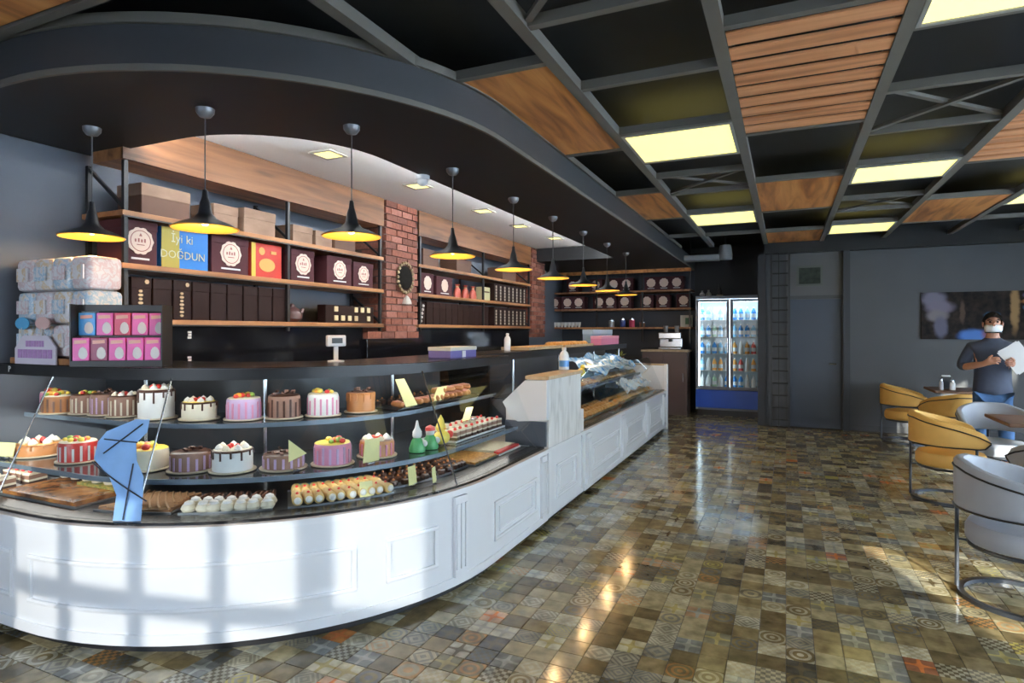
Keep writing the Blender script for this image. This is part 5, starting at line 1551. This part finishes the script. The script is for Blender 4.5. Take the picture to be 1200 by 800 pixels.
def roll():
    t = thing('cream_roll', 'x', 'pastry')
    MB().tube([(0, -.07, .028), (0, -.06, .028), (0, .06, .028), (0, .07, .028)], .026, 10, rads=[.018, .027, .027, .018]).build('pastry', mat('golden pastry', (.72, .50, .20), .5, noise=.2, nscale=40), t, True, local=True)
    MB().ball((0, -.07, .03), .018, 8, 6).build('cream', M_white, t, True, local=True)
    MB().ball((0, -.02, .056), .008, 6, 4).build('cherry', M_red, t, True, local=True)
    return t
def slice_():
    t = thing('cake_slice', 'x', 'cake')
    for k, (z0, z1, m) in enumerate(((0, .02, M_choc), (.02, .032, M_cream), (.032, .055, M_milkchoc), (.055, .066, M_cream))):
        MB().prism([(-.03, -.055), (.03, -.055), (.014, .055), (-.014, .055)], z0, z1).build('layer', m, t, local=True)
    MB().ball((0, -.03, .074), .012, 8, 5).build('cherry', M_red, t, True, local=True)
    return t
def bun():
    t = thing('bread_roll', 'x', 'pastry')
    MB().lathe([(.035, 0), (.046, .014), (.038, .036), (.018, .048), (.0001, .05)], 10, wob=.06, sx=1.2).build('crust', mat('baked crust', (.50, .26, .075), .45, noise=.35, nscale=30), t, True, local=True)
    MB().ball((0, 0, .048), .012, 6, 4, sz=.4).build('seeds', mat('sesame', (.66, .50, .26), .6), t, True, local=True)
    return t
def cookie():
    t = thing('cookie', 'x', 'cookie')
    MB().lathe([(.03, 0), (.036, .006), (.034, .014), (.012, .018), (.0001, .014)], 10, wob=.04).build('biscuit', mat('golden biscuit', (.62, .40, .13), .55, noise=.25, nscale=40), t, True, local=True)
    MB().ball((0, 0, .017), .009, 6, 4, sz=.6).build('filling', M_caramel, t, True, local=True)
    return t
def stick():
    t = thing('chocolate_stick', 'x', 'pastry')
    MB().tube([(0, -.075, .014), (0, -.07, .014), (0, .07, .014), (0, .075, .014)], .013, 8, rads=[.008, .0135, .0135, .008]).build('wafer', M_choc, t, True, local=True)
    MB().tube([(0, -.03, .026), (0, .03, .026)], .004, 5).build('icing_line', M_milkchoc, t, True, local=True)
    return t
MAKE = dict(stick=stick, eclair=eclair, truffle=truffle, puff=puff, roll=roll, slice=slice_, bun=bun, cookie=cookie)
def put(kind, loc, rz, label, group):
    if kind not in KIND:
        t = MAKE[kind](); KIND[kind] = t
        t.location = loc; t.rotation_euler = (0, 0, rz); t['label'] = label; t['group'] = group
        return t
    return dup(KIND[kind], loc, rz, label, group)
def rows_of(kind, us, ds, z, label, group, jit=.006, rz=0.0, rj=.15):
    for u in us:
        for d in ds:
            x, y, _ = at(u, d, z)
            put(kind, (x + random.uniform(-jit, jit), y + random.uniform(-jit, jit), z), heading(u) + rz + random.uniform(-rj, rj), label, group)
def lin(a, b, n): return [a + (b - a) * i / (n - 1) for i in range(n)] if n > 1 else [a]
# upper shelf: salmon eclairs
tray('long dark tray of salmon eclairs on the upper shelf', 1.86, U_END(4.18), .50, .72, ZU, M_case_dark)
rows_of('eclair', lin(1.90, U_END(4.10), 13), (.585,), ZU + .008, 'salmon iced eclair in the row on the upper shelf', 'salmon eclairs on the upper shelf', rz=PI / 2)
rows_of('eclair', lin(U_END(3.75), U_END(4.12), 4), (.60,), ZU + .05, 'salmon eclair stacked on top near the pillar', 'stacked salmon eclairs near the pillar', rz=PI / 2 + .4)
# lower shelf right: slices
tray('white tray of layered cake slices on the lower shelf', 2.10, U_END(4.27), .32, .60, ZL, M_tray_w)
rows_of('slice', lin(2.16, U_END(4.20), 9), (.39, .52), ZL + .008, 'layered cake slice on the white tray by the pillar', 'cake slices on the lower shelf')
# deck
tray('steel tray of chocolate truffles on the case floor', 1.74, 2.12, .24, .52, ZD)
rows_of('truffle', lin(1.76, 2.10, 11), lin(.27, .49, 4), ZD + .008, 'dark chocolate truffle on the steel tray', 'truffles on the case floor', rj=3)
t = tray('shallow tray of golden nut brittle near the pillar', 2.16, U_END(3.90), .20, .50, ZD, M_tray)
MB().sweep([(.21, ZD + .006), (.21, ZD + .022), (.49, ZD + .022), (.49, ZD + .006)], cpath(2.17, U_END(3.89))).build('nut_layer', ramp_mat('nut brittle', [(.20, .08, .02), (.52, .26, .07), (.66, .40, .14)], .4, (60, 60, 60), 4), t)
t = tray('pale tray of coconut slab with red edge beside the pillar', U_END(3.92), U_END(4.30), .20, .50, ZD, M_tray_w)
MB().sweep([(.25, ZD + .006), (.25, ZD + .03), (.49, ZD + .03), (.49, ZD + .006)], cpath(U_END(3.93), U_END(4.29))).build('coconut_slab', mat('coconut cream', (.55, .50, .36), .6, noise=.2, nscale=40), t)
MB().sweep([(.21, ZD + .006), (.21, ZD + .026), (.25, ZD + .026), (.25, ZD + .006)], cpath(U_END(3.93), U_END(4.29))).build('red_edge', M_red, t)
t = tray('steel tray of cream rolls with teal paper', 1.50, 1.73, .15, .50, ZD)
MB().sweep([(.43, ZD + .006), (.43, ZD + .012), (.485, ZD + .044), (.49, ZD + .006)], cpath(1.52, 1.73)).build('teal_paper', mat('teal paper', (.16, .42, .40), .6), t)
rows_of('roll', lin(1.520, 1.718, 10), (.225, .365), ZD + .008, 'golden cream roll with red cherry by the teal paper', 'cream rolls on the case floor')
tray('steel tray of white sugar puffs on the case floor', 1.29, 1.47, .15, .48, ZD)
rows_of('puff', lin(1.305, 1.46, 7), (.19, .265), ZD + .008, 'white sugared cream puff on the front steel tray', 'cream puffs on the case floor')
rows_of('stick', lin(1.30, 1.465, 12), (.385,), ZD + .008, 'dark chocolate stick behind the sugar puffs', 'chocolate sticks on the case floor', rj=.25)
# lattice tart
t = tray('steel tray holding the brown lattice tart', 1.10, 1.275, .16, .50, ZD, M_tray)
lt = thing('lattice_tart', 'large flat brown lattice tart on the tray beside the blue tape', 'tart', at(1.19, .33, ZD + .0065))
MB().sweep([(.175, ZD + .0065), (.175, ZD + .02), (.485, ZD + .02), (.485, ZD + .0065)], cpath(1.107, 1.268)).build('filling', mat('tart filling', (.26, .12, .05), .5, noise=.3, nscale=30), lt)
M_lat = mat('tart crust', (.46, .27, .14), .55, noise=.2, nscale=40)
for k in range(12):
    for s_ in (0, 1):
        pts_ = []
        for q in range(7):
            f = q / 6
            uu = 1.107 + (k - 3 + f * 5) * .020 if s_ == 0 else 1.107 + (k + 2 - f * 5) * .020
            if 1.107 <= uu <= 1.268: pts_.append(at(uu, .18 + .30 * f, ZD + .022 + .003 * s_))
        if len(pts_) > 1: MB().tube(pts_, .006, 5).build('strip', M_lat, lt, True)
# left: glazed brown bake, slices and cards
t = tray('wide tray of glazed brown bake left of the tape', .40, 1.05, .16, .52, ZD, M_tray)
MB().sweep([(.17, ZD + .006), (.17, ZD + .03), (.51, ZD + .03), (.51, ZD + .006)], cpath(.41, 1.04)).build('glazed_bake', ramp_mat('glazed bake', [(.10, .03, .01), (.30, .11, .03), (.46, .20, .05)], .25, (14, 14, 14), 5), t)
MB().sweep([(.40, ZD + .03), (.40, ZD + .045), (.51, ZD + .045), (.51, ZD + .03)], cpath(.7, 1.03)).build('herb_garnish', ramp_mat('herb garnish', [(.10, .14, .03), (.30, .28, .06), (.55, .35, .08)], .6, (40, 40, 40), 4), t)
tray('white tray of fruit slices at the far left of the case floor', .02, .36, .14, .50, ZD, M_tray_w)
rows_of('slice', lin(.07, .31, 4), (.22, .38), ZD + .008, 'layered cake slice on the white tray at the far left', 'cake slices at the far left')
rows_of('puff', lin(.50, .95, 5), (.45,), ZD + .046, 'cream puff garnish on the brown bake', 'cream puffs on the brown bake')
# rear rows in the first case: dark bonbons behind the cakes on the upper right
rows_of('truffle', lin(1.92, U_END(4.2), 10), (.78, .85), ZU, 'dark truffle at the back of the upper shelf', 'truffles at the back of the upper shelf', rj=3)

# second case
tray('long tray of golden bread rolls on the pastry counter floor', U_END(5.30), U_END(7.25), .16, .50, ZD, M_tray)
rows_of('bun', lin(U_END(5.38), U_END(7.18), 18), (.22, .33, .44), ZD + .008, 'golden bread roll on the pastry counter floor', 'bread rolls on the pastry counter floor', rj=1.0)
tray('long tray of golden pastries on the pastry counter shelf', U_END(5.30), U_END(9.3), .41, .64, .864, M_tray)
rows_of('bun', lin(U_END(5.38), U_END(9.2), 34), (.47, .58), .872, 'golden pastry on the middle shelf of the pastry counter', 'pastries on the pastry counter shelf', rj=1.0)
tray('tray of golden bread rolls under blue film at the far end', U_END(7.3), U_END(9.3), .16, .50, ZD, M_tray)
rows_of('bun', lin(U_END(7.38), U_END(9.22), 16), (.25, .40), ZD + .008, 'bread roll under the blue plastic film', 'bread rolls under the film', rj=1.0)
def film(label, y0, y1, d0, d1, z0, z1, m, sd):
    b = MB(); nu, nv = 22, 12
    rs = random.Random(sd)
    ph = [rs.uniform(0, 6) for _ in range(6)]
    for lay in (0, 1):
        for i in range(nu):
            for j in range(nv):
                f, g_ = i / (nu - 1), j / (nv - 1)
                y = y0 + (y1 - y0) * f + .03 * math.sin(9 * g_ + ph[0])
                d = d0 + (d1 - d0) * g_ + .02 * math.sin(11 * f + ph[1])
                z = z0 + (z1 - z0) * g_ + .022 * math.sin(17 * f + ph[2] + 4 * g_) + .016 * math.sin(13 * g_ + ph[3] + 8 * f) + .012 * math.sin(31 * f + 19 * g_)
                b.v.append((-1.67 - d, y, z + lay * .003))
    N = nu * nv
    for i in range(nu - 1):
        for j in range(nv - 1):
            a = i * nv + j
            b.f.append((a, a + 1, a + nv + 1, a + nv)); b.m.append(0)
            b.f.append((N + a, N + a + nv, N + a + nv + 1, N + a + 1)); b.m.append(0)
    o = b.build('plastic_film', m, None, True)
    return tag(o, label, 'plastic film', 'crumpled plastic film over the pastries')
M_film1 = ramp_mat('blue printed film', [(.05, .20, .60), (.20, .48, .85), (.70, .84, .92), (.14, .40, .70), (.75, .66, .36)], .2, (7, 7, 7), 3, .5, coat=.3)
M_film2 = ramp_mat('white blue printed film', [(.16, .42, .80), (.74, .84, .92), (.80, .86, .90), (.62, .40, .22)], .2, (8, 8, 8), 3, .5, coat=.3)
film('crumpled blue printed film over the upper pastries', 7.1, 9.25, .42, .80, .99, 1.16, M_film1, 3)
film('white and blue film over the lower bread trays', 7.7, 9.3, .20, .36, .72, .83, M_film2, 5)
# on the slab over the second case
ZT = 1.3105
def flat_tray(label, y0, y1, x0, x1, z, m, cat='tray'):
    t = thing('serving_tray', label, cat, ((x0 + x1) / 2, (y0 + y1) / 2, z), 0, 'trays on the counter top')
    MB().rbox(x0, x1, y0, y1, z, z + .012, .004).build('base', m, t)
    for a, c, e, f in ((x0, x1, y0, y0 + .01), (x0, x1, y1 - .01, y1), (x0, x0 + .01, y0 + .01, y1 - .01), (x1 - .01, x1, y0 + .01, y1 - .01)):
        MB().box(a, c, e, f, z + .012, z + .03).build('rim', m, t)
flat_tray('pale tray of cookies on the top slab beyond the pillar', 5.55, 6.55, -2.63, -2.32, ZT, M_beige_top)
flat_tray('second pale tray of cookies on the top slab', 6.62, 7.75, -2.63, -2.32, ZT, M_beige_top)
for k in range(11):
    for j in range(3):
        put('cookie', (-2.56 + j * .085, 5.63 + k * .083, ZT + .013), random.uniform(0, 3), 'golden cookie on the first tray on the top slab', 'cookies on the top slab, first tray')
for k in range(12):
    for j in range(2):
        put('bun', (-2.55 + j * .13, 6.70 + k * .088, ZT + .013), random.uniform(0, 3), 'small bun on the second tray on the top slab', 'buns on the top slab, second tray')
def carton(label, y0, y1, x0, x1, z, h, m, m2):
    t = thing('carton', label, 'box', ((x0 + x1) / 2, (y0 + y1) / 2, z))
    MB().rbox(x0, x1, y0, y1, z, z + h, .005).build('body', m, t)
    MB().rbox(x0 - .003, x1 + .003, y0 - .003, y1 + .003, z + h * .7, z + h + .004, .004).build('lid', m2, t)
carton('pink carton on the top slab at the far end', 8.05, 9.0, -2.45, -2.30, ZT, .12, mat('rose pink card', (.72, .22, .36), .5), mat('light pink card', (.78, .34, .46), .5))
carton('light blue carton behind the pink one on the top slab', 8.25, 9.3, -2.63, -2.48, ZT, .21, mat('powder blue card', (.22, .36, .56), .5, noise=.2, nscale=20), mat('powder blue lid', (.30, .45, .62), .5))
carton('purple carton with white label on the counter top left of the pillar', 3.62, 4.0, -2.28, -2.10, ZT, .075, mat('violet card', (.16, .13, .34), .5), mat('cream lid', (.62, .60, .50), .5))
MB().box(-2.099, -2.096, 3.78, 3.83, ZT + .005, ZT + .05).build('label_patch', M_caption, bpy.data.objects['carton.002'])
def bottle(label, x, y, z, h, r, c_, band):
    t = thing('bottle', label, 'bottle', (x, y, z))
    MB().lathe([(r * .95, 0), (r, .008), (r, h * .62), (r * .8, h * .76), (r * .42, h * .84), (r * .42, h * .88)], 16).build('body', mat('bottle white plastic', c_, .3), t, True, local=True)
    MB().lathe([(r * .48, h * .88), (r * .48, h * .98), (r * .3, h), (.0001, h)], 14).build('cap', M_caption, t, True, local=True)
    if band: MB().lathe([(r * 1.01, h * .14), (r * 1.01, h * .42)], 16, cap=False).build('label_band', mat('blue print band', band, .4), t, True, local=True)
x, y = gp(663, 434, 1.156)
bottle('white bottle with blue label on the pale pillar top', x - .05, y + .1, 1.156, .20, .043, (.78, .80, .82), (.10, .30, .66))
bottle('slim white bottle on the top slab near the far brick pillar', -2.5, 5.42, ZT, .17, .032, (.74, .74, .76), None)
t = thing('toy_bird', 'small yellow bird figure standing on the pastry counter shelf', 'figurine', (-2.17, 6.75, .922))
MB().ball((0, 0, .10), .05, 10, 7, sy=1.3).build('body', M_yellow, t, True, local=True)
MB().ball((0, .06, .16), .028, 10, 7).build('head', M_yellow, t, True, local=True)
MB().lathe([(.03, 0), (.008, .01), (.008, .07)], 8).build('stand', M_chrome, t, True, local=True)
# little bushy plant at the end of the pastry counter
t = thing('potted_plant', 'small yellow green potted plant at the far end of the counter', 'plant', (-2.40, 9.43, 1.001))
MB().lathe([(.06, 0), (.08, .10), (.07, .10), (.06, .02)], 12).build('pot', M_kraft_d, t, True, local=True)
rs = random.Random(4)
for k in range(26):
    a = rs.uniform(0, 2 * PI); e_ = rs.uniform(.3, 1.3); l_ = rs.uniform(.09, .15)
    dx, dy, dz = math.cos(a) * math.cos(e_), math.sin(a) * math.cos(e_), math.sin(e_)
    px_, py_ = -dy, dx
    n_ = math.hypot(px_, py_) or 1
    px_, py_ = px_ / n_ * .018, py_ / n_ * .018
    b0 = (0, 0, .09)
    m1 = (dx * l_ * .5, dy * l_ * .5, .09 + dz * l_ * .5 + .01)
    e1 = (dx * l_, dy * l_, .09 + dz * l_ - .01)
    MB().add([b0, (m1[0] + px_, m1[1] + py_, m1[2]), e1, (m1[0] - px_, m1[1] - py_, m1[2]), (m1[0], m1[1], m1[2] + .004)], [(0, 1, 4), (1, 2, 4), (2, 3, 4), (3, 0, 4), (0, 3, 2, 1)]).build('leaf', mat('yellow green leaf', (.24, .24, .05), .5), t, local=True)

# ================================================================== ON THE COUNTER TOP, LEFT
t = thing('pack_base', 'low wooden base under the stack of wrapped packs', 'board', (-3.85, 2.16, ZT))
MB().rbox(-4.22, -3.50, 2.06, 2.30, ZT, ZT + .035, .004).build('board', M_shelf_wood, t)
for x in (-4.1, -3.6): MB().rbox(x - .02, x + .02, 2.065, 2.295, ZT + .035, ZT + .04, .001).build('batten', M_shelf_wood, t)
M_packs = [ramp_mat('printed wrap %s' % n_, c_, .35, (26, 26, 26), 5, .3, coat=.2) for n_, c_ in (
    ('gold', [(.72, .69, .70), (.80, .77, .78), (.78, .76, .78), (.74, .54, .30), (.78, .76, .78)]), ('blue', [(.76, .74, .76), (.80, .78, .80), (.36, .56, .72), (.80, .78, .80), (.74, .62, .50)]), ('rose', [(.78, .75, .77), (.80, .78, .80), (.70, .52, .54), (.80, .78, .80), (.70, .66, .72)]))]
zz = ZT + .0405
for r_ in range(3):
    for k in range(4):
        h = .188
        w_ = .172
        x = -4.20 + k * .176
        t = thing('wrapped_pack', '%s printed film wrapped pack, %s in the %s row of the stack' % (('gold', 'blue', 'rose')[(r_ + k) % 3], FROM_LEFT[k], ('bottom', 'middle', 'top')[r_]), 'pack', (x + w_ / 2, 2.18, zz + r_ * (h + .004)), 0, 'stack of wrapped packs')
        b = MB().rbox(-w_ / 2, w_ / 2, -.10, .10, .0, h, .028)
        b.v = [(a * (1 + .05 * math.sin(c * 40 + k)), bb * (1 + .06 * math.sin(a * 30 + r_)), c) for a, bb, c in b.v]
        b.build('body', M_packs[(r_ + k) % 3], t, True, local=True)
        if k == 0:
            MB().prism([(-w_ / 2 - .045, h * .35), (-w_ / 2 + .01, h * .2), (-w_ / 2 + .01, h * .75)], -.03, .02, axis='y').build('wrap_tail', M_packs[2], t, local=True)
        MB().box(-w_ * .32, w_ * .32, -.112, -.104, h * .30, h * .72).build('front_print', M_packs[(r_ + k + 1) % 3], t, local=True)
t = thing('promo_sign', 'white sign with lilac lines and ovals standing before the wrapped packs', 'sign', (-3.93, 2.045, ZT))
M_lil = mat('lilac print', (.50, .28, .56), .6, noise=.3, nscale=60)
MB().prism([(-.20, 0), (.20, 0), (.20, .10), (.12, .165), (-.12, .165), (-.20, .09)], -.004, .004, axis='y').build('panel', mat('pale lilac card', (.74, .68, .76), .6), t, local=True)
for a, c, z0, z1 in ((-.09, .09, .10, .135), (-.17, .17, .035, .085)):
    n_ = 7
    for k in range(n_):
        q = (c - a) / n_
        MB().box(a + k * q + .003, a + (k + 1) * q - .003, -.006, -.004, z0, z1).build('print_mark', M_lil, t, local=True)
for cx_, c_ in ((-.13, (.12, .45, .75)), (.07, (.76, .50, .46))):
    MB().prism([(cx_ + .07 * math.cos(k * PI / 8), .235 + .036 * math.sin(k * PI / 8)) for k in range(16)], -.003, .003, axis='y').build('oval', mat('oval print %.2f' % cx_, c_, .5), t, local=True)
    MB().bar((cx_, .0, .16), (cx_, 0, .21), .012, .004).build('stem', M_caption, t, local=True)
# black rack of pink packets
rx0, rx1, ry = -3.52, -3.02, 2.10
rk = thing('display_rack', 'black counter rack holding two rows of pink packets', 'rack', (-3.27, 2.2, ZT))
RKZ = .62
def rl(b): return b
rk.location = (-3.33, 2.15, ZT); rk.rotation_euler = (0, 0, RKZ)
W = .44
MB().box(-W / 2, W / 2, -.06, .10, 0, .03).build('base', M_black_metal, rk, local=True)
MB().box(-W / 2, W / 2, .09, .10, .03, .335).build('back', M_black_metal, rk, local=True)
MB().box(-W / 2, W / 2, .02, .10, .30, .335).build('header', M_black_metal, rk, local=True)
MB().box(-W / 2, W / 2, -.01, .09, .158, .166).build('tier', M_black_metal, rk, local=True)
MB().box(-W / 2 - .006, -W / 2, -.06, .10, 0, .335).build('side', M_black_metal, rk, local=True)
MB().box(W / 2, W / 2 + .006, -.06, .10, 0, .335).build('side', M_black_metal, rk, local=True)
pcol = [['hot pink', 'dark rose', 'hot pink', 'hot pink', 'hot pink'], ['blue', 'hot pink', 'crimson', 'hot pink', 'hot pink']]
pc = {'hot pink': (.80, .12, .42), 'dark rose': (.32, .05, .12), 'crimson': (.66, .06, .14), 'blue': (.08, .36, .78)}
import mathutils
mw = Matrix.Translation(rk.location) @ Matrix.Rotation(RKZ, 4, 'Z')
for r_ in range(2):
    for k in range(5):
        cn = pcol[r_][k]
        x = -W / 2 + .044 + k * .088
        p = mw @ Vector((x, -.035 if r_ == 0 else .03, .0305 if r_ == 0 else .1665))
        t = thing('sweet_packet', '%s packet, %s in the %s row of the black rack' % (cn, FROM_LEFT[k], ('lower', 'upper')[r_]), 'packet', p, RKZ, 'packets in the black rack')
        MB().rbox(-.041, .041, -.018, .018, 0, .124, .004).build('body', mat('packet ' + cn, pc[cn], .35, noise=.15, nscale=12), t, local=True)
        MB().prism([(.012 + .022 * math.cos(q * PI / 6), .036 + .03 * math.sin(q * PI / 6) * (1.3 if q < 6 else .9)) for q in range(12)], -.0205, -.018, axis='y').build('white_print', M_caption, t, local=True)
        MB().prism([(-.03, .09), (.03, .095), (.028, .112), (-.03, .11)], -.0200, -.018, axis='y').build('title_print', mat('peach print', (.80, .42, .34), .5), t, local=True)
# customer display on a pole
t = thing('customer_display', 'small white customer display on a pole behind the counter top', 'display', at(1.70, .78, ZT), heading(1.70))
MB().lathe([(.05, 0), (.05, .008), (.012, .012)], 16).build('foot', M_caption, t, True, local=True)
MB().box(-.012, .012, -.008, .008, .01, .10).build('pole', M_caption, t, local=True)
MB().rbox(-.06, .06, -.02, .02, .095, .165, .008).build('housing', M_caption, t, local=True)
MB().box(-.034, .034, -.023, -.019, .115, .147).build('screen', M_black_metal, t, local=True)

# small white marks: letter on the slab edge, two labels on the splashback
q = text_mb('P', .05)
q.rot(PI / 2, axis='X')
q.v = [(a - 4.13, b + 2.0135, c + 1.279) for a, b, c in q.v]
q.build('letter', M_caption, c1)
sp_ = bpy.data.objects['splashback']
for z in (1.295, 1.475):
    for k in range(3):
        MB().box(SX - .031, SX - .028, 2.985 + .004 * (k % 2), 3.015, z + k * .019 - .028, z + k * .019 - .013).build('label_mark', M_caption, sp_)
